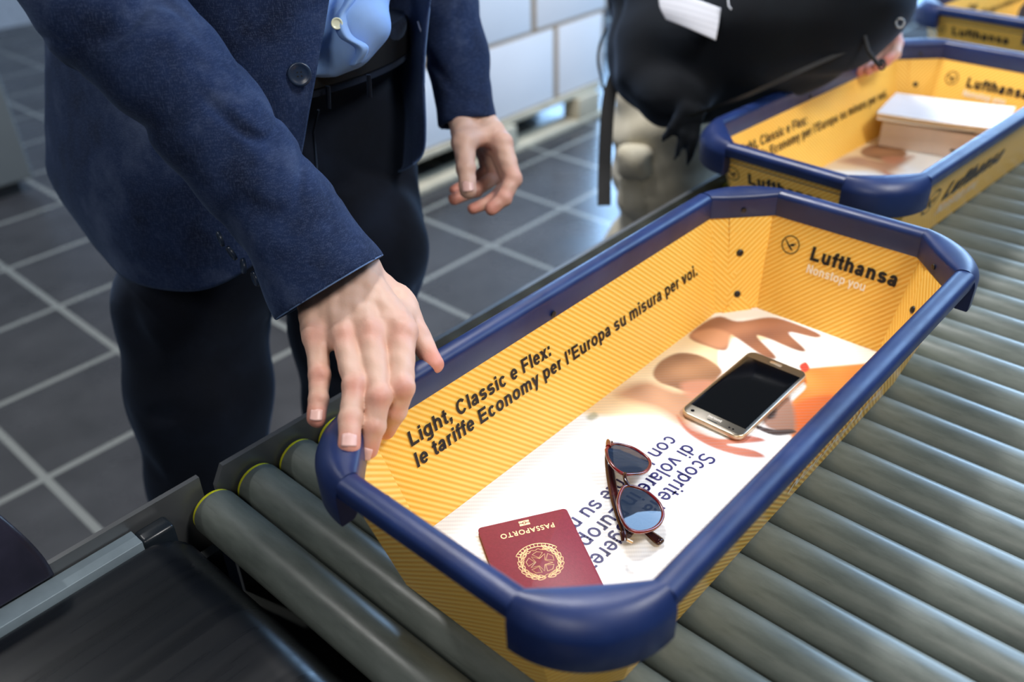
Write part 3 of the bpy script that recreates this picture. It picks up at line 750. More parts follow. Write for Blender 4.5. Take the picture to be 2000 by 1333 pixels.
lettering('lettering', 'UNIONE EUROPEA', .0060, M_gold, cov, pl(0, .0500), R3, U3, .0001, .044, 1.0, align='CENTER')
m = MB(); a, b = .0050, .0031
for q in ([(-a, -b), (a, -b), (a, -.0005), (.0019, -.0005), (.0013, -.0014), (0, -.0019), (-.0013, -.0014), (-.0019, -.0005), (-a, -.0005)], [(-a, b), (-a, .0005), (-.0019, .0005), (-.0013, .0014), (0, .0019), (.0013, .0014), (.0019, .0005), (a, .0005), (a, b)]):
    m.add([pl(x, y - .0555) for x, y in q], [tuple(range(len(q)))])
m.add([pl(.0010 * math.cos(i * .7854), -.0555 + .0010 * math.sin(i * .7854)) for i in range(8)], [tuple(range(8))])
m.build('chip_symbol', M_gold, cov, smooth=False)
m = MB()
def stroke(pts, wd=.00028, closed=False):
    p3 = [pl(x, y - .004) for x, y in pts]; m.tube(p3, wd, 4, closed, True, .35)
def circ(cx, cy, rx, ry, n_=20, rot=0):
    return [(cx + rx * math.cos(t) * math.cos(rot) - ry * math.sin(t) * math.sin(rot), cy + rx * math.cos(t) * math.sin(rot) + ry * math.sin(t) * math.cos(rot)) for t in [2 * math.pi * i / n_ for i in range(n_)]]
star = []
for i in range(10): rr = .0108 if i % 2 == 0 else .0046; star.append((rr * math.sin(i * math.pi / 5), rr * math.cos(i * math.pi / 5)))
stroke(star, .00034, True)
for i in range(5):
    a0 = math.pi / 5 + i * 2 * math.pi / 5; pt = [(.0056 * math.sin(a0), .0056 * math.cos(a0)), (.0120 * math.sin(a0 - .42), .0120 * math.cos(a0 - .42)), (.0133 * math.sin(a0), .0133 * math.cos(a0)), (.0120 * math.sin(a0 + .42), .0120 * math.cos(a0 + .42))]; stroke(pt, .0003, True)
gear = []
for i in range(96): rr = .0152 + (.0011 if (i // 3) % 2 else 0); gear.append((rr * math.cos(i * math.pi / 48), rr * math.sin(i * math.pi / 48)))
stroke(gear, .00026, True)
for sgn in (-1, 1):                                            # olive and oak boughs
    for i in range(9):
        a0 = math.radians(-60 + i * 17); cx = sgn * .0188 * math.cos(a0); cy = .0188 * math.sin(a0)
        stroke(circ(cx, cy, .0037, .0014, 12, (a0 + math.pi / 2 + .35) * sgn if sgn > 0 else math.pi - (a0 + math.pi / 2 + .35)), .00026, True)
        cx = sgn * .0168 * math.cos(a0); cy = .0168 * math.sin(a0); stroke(circ(cx, cy, .0026, .0012, 10, (a0 + math.pi / 2 - .5) * sgn if sgn > 0 else math.pi - (a0 + math.pi / 2 - .5)), .00024, True)
ro, ri = [], []
for i in range(25):                                            # ribbon under the boughs
    a0 = math.radians(-146 + i * 112 / 24); ro.append((.0235 * math.cos(a0), .0220 * math.sin(a0) - .001)); ri.append((.0196 * math.cos(a0), .0182 * math.sin(a0) - .001))
stroke(ro + ri[::-1], .00034, True)
for i in range(2, 24, 2): stroke([ro[i], ri[i]], .00026)
m.build('crest', M_gold, cov)

# telephone
ph = empty('smartphone', (.1254, -.0054, ZT), .0007, 'gold-framed smartphone with a black screen lying on the tray floor print', 'phone')
M_gf = plain('gold_metal', lin(206, 190, 166), .28, .8, vary=.05); M_bez = plain('champagne_bezel', lin(88, 84, 76), .3, .6, vary=.05)
k = N('black_screen_glass'); k.col(lin(5, 6, 8)); k.rough(.08); M_scr = k.m
MB().prism(rrect(.1544, .0758, .0105, 8), .0, .0066, .0018).build('frame', M_gf, ph)
MB().prism(rrect(.1510, .0728, .0088, 8), .0064, .0071, .0004).build('front_panel', M_bez, ph)
m = MB(); nxp = 2; ypts = [-.0366, -.0352, -.0330, -.029, 0, .029, .0330, .0352, .0366]; zz = [.0060, .0069, .0073, .00745, .00745, .00745, .0073, .0069, .0060]
vs = [(x, y, z) for x in (-.0605, .0612) for y, z in zip(ypts, zz)]; n_ = len(ypts)
m.add(vs, [(j, n_ + j, n_ + j + 1, j + 1) for j in range(n_ - 1)]); m.build('screen', M_scr, ph)
MB().prism(rrect(.0050, .0150, .0023, 5, .0680, 0), .0070, .0077, .0002).build('home_button', M_gf, ph)
MB().prism(rrect(.0012, .0120, .0005, 3, -.0715, 0), .0070, .0073).build('earpiece', M_tape, ph)
for y in (.024, .0195): MB().cyl((-.0690, -y, .007), (-.0690, -y, .0073), .0011, 14).build('sensor', M_scr, ph)
MB().cyl((-.0690, .026, .007), (-.0690, .026, .0074), .0021, 18).build('front_camera', M_scr, ph)
lettering('lettering', 'SAMSUNG', .0046, plain('silver_print', lin(225, 222, 215), .3), ph, (-.0645, 0, .00715), (0, 1, 0), (-1, 0, 0), .00012, .0165, 1.1, align='CENTER')
for x in (-.03, -.045): MB().box(x, x + .008, .0375, .0384, .0028, .0042, .0002).build('side_button', M_gf, ph)

# sunglasses: front plane traced where the lenses stand, built with real rims, bridge and folded temples
sg = empty('sunglasses', (-.105, -.012, ZT), 0, 'dark red rimmed sunglasses with blue-grey lenses folded on the white print beside the passport', 'sunglasses')
def tort():
    k = N('dark_red_acetate'); n_ = k.noise(60, 3); k.col(k.ramp(n_, [(.3, lin(38, 5, 8)), (.7, lin(122, 10, 16))])); k.rough(.22)
    k.b.inputs['Transmission Weight'].default_value = .12; k.b.inputs['Specular IOR Level'].default_value = .4; return k.m
M_ac = tort()
k = N('dark_acetate'); k.col(k.ramp(k.noise(50, 3), [(.3, lin(26, 10, 12)), (.7, lin(60, 20, 22))])); k.rough(.14); M_ac2 = k.m
k = N('tinted_lens'); k.col((.012, .022, .045, 1)); k.rough(.03); k.b.inputs['Specular IOR Level'].default_value = .65; k.b.inputs['Alpha'].default_value = .965; M_lens = k.m
sgo = Vector((-.105, -.012, ZT))
Og = Vector((-.109, .0015, .034)); ex = Vector((-.732, -.681, 0)).normalized(); ev = Vector((.029, -.031, -.014)); ev = (ev - ex * ev.dot(ex)).normalized(); en = ex.cross(ev).normalized()
if en.z < 0: en = -en
def gpt(u, v):
    """where the sight line of a frame point meets the plane of the glasses' front"""
    d = at(u, v, 1) - CP; t = (Og - CP).dot(en) / d.dot(en); q = CP + d * t - Og; return q.dot(ex), q.dot(ev)
l2 = [gpt(1160 + x / 5.556, 840 + y / 5.556) for x, y in [(283, 690), (318, 628), (370, 612), (430, 618), (540, 655), (635, 720), (712, 800), (754, 900), (732, 990), (668, 1050), (580, 1078), (480, 1082), (385, 1045), (320, 965), (278, 860), (264, 770)]]
l1 = [gpt(1160 + x / 5.556, 840 + y / 5.556) for x, y in [(142, 200), (172, 155), (245, 122), (330, 135), (440, 170), (535, 235), (602, 305), (615, 370), (580, 435), (515, 472), (430, 482), (335, 482), (245, 432), (180, 350), (148, 270)]]
def G3(x, y, z=0): 
    curve = -.0035 * (abs(x) / .06) ** 2
    return Og + ex * x + ev * y + en * (z + curve) - sgo
for pts in (l1, l2):
    P = catmull(np.array(pts + [pts[0]]), 4)[:-1]
    fr = MB().tube([G3(x, y) for x, y in P], .0017, 10, True, flat=1.0).build('lens_rim', M_ac, sg)
    cx, cy = P.mean(0); m = MB(); vs = []; rings = 6; n_ = len(P)
    for r_ in range(rings + 1):
        s_ = 1 - r_ / rings * .98; vs += [G3(cx + (x - cx) * s_, cy + (y - cy) * s_, .0008 * (1 - s_ ** 2)) for x, y in P]
    f_ = [(r_ * n_ + j, r_ * n_ + (j + 1) % n_, (r_ + 1) * n_ + (j + 1) % n_, (r_ + 1) * n_ + j) for r_ in range(rings) for j in range(n_)] + [tuple(rings * n_ + j for j in range(n_))]
    m.add(vs, f_); m.build('lens', M_lens, sg)
b1 = max(l1, key=lambda p: p[0] - p[1] * .3); b2 = min(l2, key=lambda p: p[0] + p[1] * .3)
MB().tube([G3(*b1, 0), G3((b1[0] * .65 + b2[0] * .35), (b1[1] + b2[1]) / 2 - .002, .0015), G3((b1[0] * .35 + b2[0] * .65), (b1[1] + b2[1]) / 2 - .002, .0015), G3(*b2, 0)], [.0024, .0021, .0021, .0024], 10).build('bridge', M_ac2, sg)
e1 = gpt(1191, 853); e2 = gpt(1224, 1050); h1 = gpt(1190, 870); h2 = gpt(1220, 1036)
MB().tube([G3(*h1), G3(h1[0] * .4 + e1[0] * .6, h1[1] * .4 + e1[1] * .6), G3(*e1, -.001)], [.003, .0028, .0018], 10).build('end_piece', M_ac, sg)
MB().tube([G3(*h2), G3(h2[0] * .4 + e2[0] * .6, h2[1] * .4 + e2[1] * .6), G3(*e2, -.001)], [.0034, .0032, .0026], 10).build('end_piece', M_ac2, sg)
def tmp(pts, rs): return MB().tube(catmull(np.array([list(Vector(p) - sgo) for p in pts]), 6).tolist(), catmull(np.array(rs)[:, None], 6)[:, 0].tolist(), 10, flat=.55).build('temple', M_ac2, sg)
E1 = Og + ex * e1[0] + ev * e1[1]; E2 = Og + ex * e2[0] + ev * e2[1]
tA = [E1 + Vector((0, 0, -.006)), atz(1190, 905, .016), atz(1200, 970, .014), atz(1218, 1030, .012), atz(1228, 1050, .011)]
tB = [E2 + Vector((0, 0, -.008)), atz(1228, 1046, .014), atz(1245, 1030, .010), atz(1262, 1038, .008), atz(1288, 1058, .0085)]
tmp(tA, [.0034, .0045, .0045, .0040, .0030]); tmp(tB[1:] + [atz(1293, 1062, .0085)], [.0028, .0030, .0036, .0050, .0012])
MB().cyl(E2 - sgo + Vector((0, 0, -.003)), E2 - sgo + Vector((.003, -.004, -.006)), .0016, 12).build('hinge', M_gf, sg)

# ------------------------------------------------------------------ things in the middle tray
BX = Vector((.9425, .196, .0056)); yaw = math.radians(9)
wbx = empty('white_box', BX, yaw, 'small white cardboard box lying in the middle tray under the papers', 'box')
MB().box(0, .085, -.19, 0, .0, .046, .0015).build('box_body', plain('white_card', lin(196, 182, 176), .6, vary=.04), wbx)
MB().box(-.0006, .0, -.185, -.120, .012, .016).build('printed_label', M_tape, wbx, smooth=False)
MB().box(.004, .082, -.15, -.01, .046, .053, .001).build('gap_shade_block', M_tape, wbx)  # dark block put in as the shade of the gap under the booklets
for i, (dx, dy, rz, cc) in enumerate(((0, 0, .01, (236, 226, 214)), (.002, .0, .0, (240, 210, 160)), (-.002, .0, -.02, (240, 243, 250)))):
    pa = MB(); nn_ = 12; vs = []
    for a in range(nn_ + 1):
        for b in (0, 1):
            y = -.185 + .20 * a / nn_; vs.append((-.030 + .125 * b, y, .006 * (1 - a / nn_) ** 2))
    n2 = len(vs); vs2 = vs + [(x, y, z - .0026) for x, y, z in vs]
    f_ = [(2 * a, 2 * a + 1, 2 * a + 3, 2 * a + 2) for a in range(nn_)] + [(n2 + 2 * a, n2 + 2 * a + 2, n2 + 2 * a + 3, n2 + 2 * a + 1) for a in range(nn_)] + [(2 * a, 2 * a + 2, n2 + 2 * a + 2, n2 + 2 * a) for a in range(nn_)] + [(2 * a + 1, n2 + 2 * a + 1, n2 + 2 * a + 3, 2 * a + 3) for a in range(nn_)] + [(0, n2, n2 + 1, 1), (2 * nn_, 2 * nn_ + 1, n2 + 2 * nn_ + 1, n2 + 2 * nn_)]
    pa.add(vs2, f_); o = pa.build('paper_booklet', plain('paper_%d' % i, lin(*cc), .6, vary=.02), None)
    o.location = BX + Vector((.012 + dx, dy - .006, .0565 + i * .0052)); o.rotation_euler.z = yaw + rz
    tag(o, ['off-white booklet lying directly on the white box in the middle tray', 'booklet with an orange-tinted cover between the two white ones on the box', 'topmost white booklet of the pile on the white box'][i], 'booklet', 'papers on the white box')

# ------------------------------------------------------------------ hands and bodies
def V3(v): return np.array(list(v))
def skin_mesh(name, S, parent, joints, reds):
    V, Q = S.mesh(); o = mesh_obj(name, V, Q, M_skin, parent)
    t = np.zeros(len(V))
    for p, r, a in reds: t = np.maximum(t, a * np.exp(-((V - V3(p)) ** 2).sum(1) / (r * r)))
    ca_ = o.data.color_attributes.new('tone', 'FLOAT_COLOR', 'POINT'); ca_.data.foreach_set('color', np.repeat(t[:, None], 4, 1).ravel())
    return o
def nail(parent, tip, base, side_ref, r, wd, ln, back=.0):
    """curved nail plate on the side of the last joint that faces side_ref"""
    ax = (Vector(tip) - Vector(base)).normalized(); n_ = Vector(side_ref) - Vector(tip); n_ = (n_ - ax * n_.dot(ax)).normalized(); s_ = ax.cross(n_)
    vs = []; A, B = 9, 9
    for i in range(A):
        for j in range(B):
            x = (j / (B - 1) - .5) * 2; y = (i / (A - 1) - .5) * 2; k_ = math.sqrt(max(0, 1 - .35 * x * x)) ; yy = y * ln / 2 * (k_ if y > 0 else math.sqrt(max(0, 1 - .12 * x * x))); an = x * wd / 2 / r
            rr = r * (1.0) + .0006 - .0016 * max(0, -y - .6)
            vs.append(Vector(tip) + ax * (yy - back) + n_ * rr * math.cos(an) + s_ * rr * math.sin(an))
    f_ = [(i * B + j, i * B + j + 1, (i + 1) * B + j + 1, (i + 1) * B + j) for i in range(A - 1) for j in range(B - 1)]
    k_ = len(vs); vs2 = vs + [v - n_ * .0012 for v in vs]; f_ += [tuple(q + k_ for q in g[::-1]) for g in f_]
    e = [j for j in range(B)] + [i * B + B - 1 for i in range(1, A)] + [(A - 1) * B + j for j in range(B - 2, -1, -1)] + [i * B for i in range(A - 2, 0, -1)]
    f_ += [(e[(i + 1) % len(e)], e[i], e[i] + k_, e[(i + 1) % len(e)] + k_) for i in range(len(e))]
    return mesh_obj('fingernail', vs2, f_, M_nail, parent)

man = empty('person', (-.05, .62, FZ), 0, 'man in a navy denim jacket and dark trousers resting a hand on the nearest tray', 'person')
ML = Vector((-.05, .62, FZ))
def pt(*a): return at(*a) - ML
# right hand (on the tray rim)
F4 = {
 'pinky': ([(618, 590, .845), (617, 655, .805), (624, 732, .785), (622, 780, .776), (618, 818, .770)], [.017, .0112, .0098, .0090, .0082]),
 'ring': ([(645, 572, .845), (674, 655, .795), (693, 753, .758), (685, 818, .741), (682, 873, .728)], [.018, .0120, .0108, .0101, .0093]),
 'middle': ([(672, 556, .848), (724, 648, .792), (741, 775, .752), (730, 833, .748), (716, 878, .752)], [.018, .0122, .0110, .0102, .0094]),
 'index': ([(700, 540, .852), (784, 650, .795), (785, 757, .762), (772, 803, .772), (752, 838, .788)], [.018, .0128, .0112, .0104, .0095]),
}
lo = np.array([1e9] * 3); hi = -lo
allp = [V3(pt(*q)) for f in F4.values() for q in f[0]] + [V3(pt(860, 725, .82)), V3(pt(540, 400, .83)), V3(pt(560, 420, .85))]
lo = np.min(allp, 0) - .03; hi = np.max(allp, 0) + .03
S = SDF(lo, hi, .00135)
reds = []; hand = {}
toc = V3(CP - at(680, 650, .8)); toc /= np.linalg.norm(toc)
fore = [pt(520, 380, .835), pt(600, 490, .850), pt(655, 560, .856)]
S.chain([V3(p) for p in fore], [.032, .028, .027], .01)
S.cone(V3(pt(640, 560, .860)), V3(pt(700, 530, .866)), .024, .023, .012)
for nm, (ps, rs) in F4.items():
    P = [V3(pt(*q)) for q in ps]; hand[nm] = P
    S.cone(P[0], P[1], rs[0], rs[1], .010)
    # palm side filler
    S.cone(P[0] - toc * .010, P[1] - toc * .008, rs[0] * .9, rs[1] * .95, .010)
for nm, (ps, rs) in F4.items():
    P = hand[nm]; k_ = .0035
    S.cone(P[1], P[2], rs[1], rs[2] * .93, k_); S.cone(P[2], P[3], rs[2] * .97, rs[3] * .92, .002); S.cone(P[3], P[4], rs[3] * .97, rs[4], .002)
    S.cone(P[1] + toc * .0028, P[1] + toc * .0028, rs[1] * .80, rs[1] * .80, .005)       # knuckle
    S.cone(P[2] + toc * .0012, P[2] + toc * .0012, rs[2] * .97, rs[2] * .97, .003)
    S.cone(P[3], P[3], rs[3] * 1.0, rs[3] * 1.0, .002)
    S.cone(P[0] * .75 + P[1] * .25 + toc * (rs[0] * .80), P[1] + toc * (rs[1] * .62), .0026, .0032, .006)   # tendon
    reds += [(P[4], .014, 1.0), (P[3] + toc * rs[3], .008, .45), (P[2] + toc * rs[2], .011, .6), (P[1] + toc * rs[1], .013, .45)]
TH = [V3(pt(*q)) for q in ((712, 548, .868), (783, 592, .862), (815, 655, .845), (848, 712, .829))]; rt_ = [.019, .0138, .0112, .0092]
S.chain(TH, rt_, .006); S.cone(TH[1], hand['index'][1] - toc * .012, .012, .011, .012)
reds += [(TH[3], .016, 1.0), (TH[2], .012, .5), (hand['index'][1], .02, .3)]
# web between the fingers
for a, b in (('pinky', 'ring'), ('ring', 'middle'), ('middle', 'index')):
    p, q = hand[a], hand[b]; S.cone(p[1] * .9 + p[2] * .1 - toc * .004, q[1] * .9 + q[2] * .1 - toc * .004, .0085, .0085, .008)
for a, b, c_ in (((640, 600), (700, 585), .848), ((655, 640), (645, 600), .83)):                                        # veins
    pass
X, Y, Z = S.full(); S.F += (.0004 * wob((X, Y, Z), 230, 3)).astype(np.float32)
# skin creases across the joints
for nm in F4:
    P = hand[nm]
    for j, amp in ((2, .0007), (3, .0005)):
        ax = P[j + 1] - P[j - 1]; ax /= np.linalg.norm(ax)
        d = (X - P[j][0]) * ax[0] + (Y - P[j][1]) * ax[1] + (Z - P[j][2]) * ax[2]; rr = (X - P[j][0]) ** 2 + (Y - P[j][1]) ** 2 + (Z - P[j][2]) ** 2
        S.F += (amp * np.cos(d * 2 * math.pi / .0030) ** 4 * np.exp(-rr / .010 ** 2)).astype(np.float32)
rh = skin_mesh('right_hand', S, man, None, reds)
cl = CP - ML
for nm, wd, ln, r_, bk in (('pinky', .0105, .0105, .0084, .0012), ('ring', .0125, .012, .0094, .0020), ('middle', .0125, .011, .0095, -.001)):
    P = hand[nm]; up_dir = Vector(P[4]) + (cl - Vector(P[4])).normalized() * .1 + Vector((0, 0, .035)); nail(rh, P[4], P[3], up_dir, r_, wd, ln, bk)

# left hand (hanging beside the jacket)
H = {
 'thumb': ([(905, 244, 1.185), (906, 278, 1.155), (910, 328, 1.143), (914, 371, 1.138)], [.019, .0148, .0118, .0112]),
 'index': ([(948, 243, 1.20), (980, 280, 1.17), (1002, 350, 1.158), (984, 388, 1.150), (960, 408, 1.145)], [.018, .0140, .0112, .0098, .0088]),
 'middle': ([(940, 245, 1.22), (972, 290, 1.20), (996, 358, 1.195), (962, 392, 1.180), (924, 408, 1.172)], [.018, .0135, .0108, .0092, .0075]),
 'ring': ([(930, 246, 1.235), (960, 290, 1.225), (968, 345, 1.225), (930, 372, 1.205), (887, 389, 1.195)], [.018, .0125, .0100, .0090, .0080]),
 'pinky': ([(918, 246, 1.245), (944, 288, 1.245), (950, 333, 1.242), (915, 358, 1.225), (888, 371, 1.215)], [.016, .0115, .0090, .0080, .0070]),
}
PH = {k_: [V3(pt(*q)) for q in v[0]] for k_, v in H.items()}
allp = [p for v in PH.values() for p in v] + [V3(pt(895, 150, 1.2)), V3(pt(915, 230, 1.2))]
S = SDF(np.min(allp, 0) - .035, np.max(allp, 0) + .035, .0016)
S.chain([V3(pt(893, 150, 1.205)), V3(pt(912, 215, 1.205)), V3(pt(924, 245, 1.205))], [.024, .029, .027], .01)
for nm, (ps, rs) in H.items():
    P = PH[nm]; S.cone(P[0], P[1], rs[0], rs[1], .009)
reds = []
for nm, (ps, rs) in H.items():
    P = PH[nm]
    for i in range(1, len(P) - 1): S.cone(P[i], P[i + 1], rs[i], rs[i + 1], .0025 if i > 1 else .004)
    for i in range(1, len(P) - 1): S.cone(P[i], P[i], rs[i] * 1.04, rs[i] * 1.04, .003)
    for i, p in enumerate(P[1:]): reds.append((p, .016, (.15 if nm == 'thumb' else .35 + .2 * i)))
reds.append((V3(pt(935, 300, 1.18)), .02, .8))
S.cone(PH['thumb'][1], PH['index'][1] * .5 + PH['index'][0] * .5, .011, .013, .010)
X, Y, Z = S.full(); S.F += (.0004 * wob((X, Y, Z), 230, 5)).astype(np.float32)
P = PH['thumb'][2]; ax = PH['thumb'][3] - PH['thumb'][1]; ax /= np.linalg.norm(ax)
d = (X - P[0]) * ax[0] + (Y - P[1]) * ax[1] + (Z - P[2]) * ax[2]; rr = (X - P[0]) ** 2 + (Y - P[1]) ** 2 + (Z - P[2]) ** 2
S.F += (.0007 * np.cos(d * 2 * math.pi / .0032) ** 4 * np.exp(-rr / .011 ** 2)).astype(np.float32)
lh = skin_mesh('left_hand', S, man, None, reds)
P = PH['thumb']; nail(lh, P[3], P[2], Vector(P[3]) + (cl - Vector(P[3])).normalized() * .1, .0112, .0145, .0145, .0012)

# sleeves
def sleeve(name, st, cut_dir, hollow, seed, k_=.03, h=.0035, amp=.004):
    P = [V3(pt(*q[:3])) for q in st]; rs = [q[3] for q in st]
    S = SDF(np.min(P, 0) - max(rs) - .02, np.max(P, 0) + max(rs) + .02, h)
    ext = P[0] + (P[0] - P[1]) / np.linalg.norm(P[0] - P[1]) * .03
    S.chain([ext] + P, [rs[0]] + rs, k_); X, Y, Z = S.full()
    a = P[0] - P[-1]; a /= np.linalg.norm(a); al = (X - P[0][0]) * a[0] + (Y - P[0][1]) * a[1] + (Z - P[0][2]) * a[2]
    w1 = wob((X, Y, Z), 26, seed); w2 = wob((X, Y, Z), 60, seed + 1); fade = np.clip(-al / .06, .0, 1)
    g1 = np.abs(np.cos(al * 38 + w1 * 2.6)) ** 10; g2 = np.abs(np.cos(al * 62 + X * 20 + w2 * 1.8)) ** 8; w3 = wob((X, Y, Z), 22, seed + 2)
    S.F += (fade * (amp * 1.5 * g1 * np.clip(.35 + w3, 0, 1) + amp * .7 * g2 * np.clip(.2 - w3, 0, 1) + amp * .22 * w1)).astype(np.float32)
    n_ = (P[0] - P[1]); n_ /= np.linalg.norm(n_)
    S.cut(P[0], n_)
    q = P[0] + n_ * .05
    S.cone(P[0] - n_ * .018, q, rs[0] - .006, rs[0] - .004, .001, 'sub')
    V, Q = S.mesh(); o = mesh_obj(name, V, Q, M_denim, man)
    return o, P, n_
slR, SP, sn = sleeve('sleeve', [(645, 562, .842, .0565), (560, 428, .832, .0510), (484, 330, .825, .0500), (408, 235, .815, .0525), (318, 130, .80, .0535), (215, 20, .80, .061), (120, -150, .80, .07), (60, -420, .82, .078)], None, True, 11, .010, .003, .0045)
slL, SPl, _ = sleeve('sleeve', [(913, 241, 1.205, .0375), (893, 111, 1.20, .0415), (870, 0, 1.20, .0425), (845, -150, 1.19, .047), (815, -320, 1.17, .055), (800, -500, 1.15, .066)], None, True, 23, .010, .003, .0026)
# cuff seam and sleeve buttons
def ring_on(P0, n_, r, back, name, mat, parent, wd=.0008):
    n_ = Vector(n_); x = n_.cross(Vector((0, 0, 1))).normalized(); y = n_.cross(x); c_ = Vector(P0) - n_ * back
    return MB().tube([c_ + x * r * math.cos(t) + y * r * math.sin(t) for t in [2 * math.pi * i / 60 for i in range(60)]], wd, 6, True).build(name, mat, parent)
ring_on(SP[0], sn, .0578, .0006, 'cuff_stitching', M_stitch, slR, .0007)
def button(parent, c_, n_, r, mat, holes=True):
    n_ = Vector(n_).normalized(); x = n_.cross(Vector((0, 0, 1))).normalized(); y = n_.cross(x); c_ = Vector(c_); vs = []; N_ = 28
    pr2 = [(0.999, -.0015), (1.0, .0004), (.93, .0014), (.80, .0015), (.70, .0006), (.35, .0004), (.02, .0004)]
    for a, b in pr2: vs += [c_ + n_ * b + (x * math.cos(2 * math.pi * i / N_) + y * math.sin(2 * math.pi * i / N_)) * r * a for i in range(N_)]
    f_ = [(i * N_ + j, i * N_ + (j + 1) % N_, (i + 1) * N_ + (j + 1) % N_, (i + 1) * N_ + j) for i in range(len(pr2) - 1) for j in range(N_)] + [tuple((len(pr2) - 1) * N_ + j for j in range(N_))]
    b_ = mesh_obj('button', vs, f_, mat, parent)
    if holes:
        m = MB()
        for sx in (-1, 1):
            for sy in (-1, 1): p = c_ + (x * sx + y * sy) * r * .16; m.cyl(p + n_ * .0003, p + n_ * .0006, r * .07, 8)
        m.build('thread', M_black, b_)
    return b_
for (u, v, d) in ((430, 467, .832), (452, 495, .832), (475, 520, .832), (498, 545, .832)):
    p = pt(u, v, d); out = (p - (Vector(SP[1]) if v < 500 else Vector(SP[0]) * .6 + Vector(SP[1]) * .4)).normalized()
    button(slR, p, out + (cl - p).normalized() * .4, .0075, M_btn, False)

# jacket body, right front and back
def wpt(x, y, z): return list(Vector((x, y, z)) - ML)
def pp_(*a): return list(pt(*a))
GJ = [
 [pp_(672, -420, .86), pp_(560, -430, .82), pp_(400, -450, .80), pp_(230, -400, .84), pp_(120, -300, .95), pp_(170, -330, 1.12), wpt(.03, .78, .62)],
 [pp_(655, -160, .90), pp_(560, -150, .86), pp_(410, -150, .85), pp_(240, -120, .88), pp_(104, -90, 1.02), pp_(150, -100, 1.22), wpt(.02, .84, .45)],
 [pp_(640, 0, .925), pp_(545, 10, .89), pp_(395, 30, .89), pp_(225, 50, .94), pp_(96, 50, 1.07), pp_(140, 40, 1.27), wpt(.02, .88, .33)],
 [pp_(618, 130, .93), pp_(525, 160, .91), pp_(380, 190, .92), pp_(215, 200, .98), pp_(94, 170, 1.11), pp_(138, 150, 1.31), wpt(.02, .91, .24)],
 [pp_(596, 240, .955), pp_(510, 290, .94), pp_(365, 350, .955), pp_(205, 350, 1.01), pp_(93, 285, 1.14), pp_(150, 265, 1.34), wpt(.02, .94, .17)],
 [pp_(576, 340, .985), pp_(500, 420, .97), pp_(360, 480, .995), pp_(215, 455, 1.05), pp_(100, 350, 1.17), pp_(165, 320, 1.36), wpt(.02, .97, .13)],
 [pp_(548, 440, 1.01), pp_(482, 525, 1.00), pp_(370, 568, 1.03), pp_(238, 535, 1.09), pp_(155, 425, 1.20), pp_(175, 370, 1.38), wpt(.02, .99, .10)],
]
dj = lambda P: .0018 * wob(P, 22, 31) + .0008 * wob(P, 55, 32)
jk, GG, GN = loft('jacket_body', GJ, 8, 10, M_denim, man, .0025, dj)
# stitched hem and front edge
def trail(i0, i1, j0, j1, off=.002, wd=.0009, name='edge_stitching', inset=0):
    pts = []
    for i in range(i0, i1 + 1):
        for j in range(j0, j1 + 1): pts.append(Vector(GG[i, j]))
    return MB().tube(pts, wd, 6).build(name, M_stitch, jk)
a_, b_ = GG.shape[:2]
trail(0, a_ - 1, 0, 0); trail(a_ - 1, a_ - 1, 0, b_ - 14)
flip = 1 if np.dot(GN[20, 10], V3(cl) - GG[20, 10]) > 0 else -1
bp = pt(585, 145, .912); button(jk, bp, (cl - bp).normalized() + Vector((0, 0, -.1)), .0122, M_btn)
# patch pocket with rounded lower edge
def patch(name, i0, i1, j0, j1, off, mat, parent, round_=6):
    idx = {}; vs = []; f_ = []
    for i in range(i0, i1 + 1):
        for j in range(j0, j1 + 1):
            di = i1 - i; e1_ = j - j0; e2_ = j1 - j
            idx[i, j] = len(vs); vs.append(Vector(GG[i, j] + GN[i, j] * flip * off))
    def inn(i, j):
        di = i1 - i - 1
        for e in (j - j0, j1 - 1 - j):
            if di < round_ and e < round_ and (round_ - di) ** 2 + (round_ - e) ** 2 > round_ ** 2 * 1.15: return False
        return True
    k_ = len(vs)
    vs += [Vector(GG[i, j] - GN[i, j] * flip * .0005) for i in range(i0, i1 + 1) for j in range(j0, j1 + 1)]
    cells = {(i, j) for i in range(i0, i1) for j in range(j0, j1) if inn(i, j)}
    for (i, j) in cells:
        q = (idx[i, j], idx[i, j + 1], idx[i + 1, j + 1], idx[i + 1, j]); f_.append(q)
        for (di, dj_, a, b) in ((-1, 0, 0, 1), (0, 1, 1, 2), (1, 0, 2, 3), (0, -1, 3, 0)):
            if (i + di, j + dj_) not in cells: f_.append((q[b], q[a], q[a] + k_, q[b] + k_))
    return mesh_obj(name, vs, f_, mat, parent)
patch('pocket', 24, 44, 9, 33, .0017, M_denim, jk)

# jacket left front, swung open
GL = [
 [pp_(880, -420, 1.00), pp_(860, -420, 1.06), wpt(.17, .62, .62), wpt(.14, .76, .62), wpt(.03, .78, .62)],
 [pp_(855, -160, 1.03), pp_(830, -150, 1.10), wpt(.165, .63, .45), wpt(.15, .80, .45), wpt(.02, .84, .45)],
 [pp_(842, 0, 1.06), pp_(815, 10, 1.13), wpt(.155, .63, .33), wpt(.155, .84, .33), wpt(.02, .88, .33)],
 [pp_(832, 130, 1.08), pp_(800, 140, 1.15), wpt(.15, .63, .24), wpt(.155, .87, .24), wpt(.02, .91, .24)],
 [pp_(834, 250, 1.10), pp_(800, 262, 1.16), wpt(.15, .64, .15), wpt(.155, .90, .15), wpt(.02, .94, .17)],
 [pp_(828, 300, 1.115), pp_(795, 322, 1.17), wpt(.15, .65, .11), wpt(.155, .92, .11), wpt(.02, .97, .13)],
 [pp_(808, 322, 1.125), pp_(780, 335, 1.175), wpt(.15, .66, .085), wpt(.155, .93, .09), wpt(.02, .99, .10)],
]
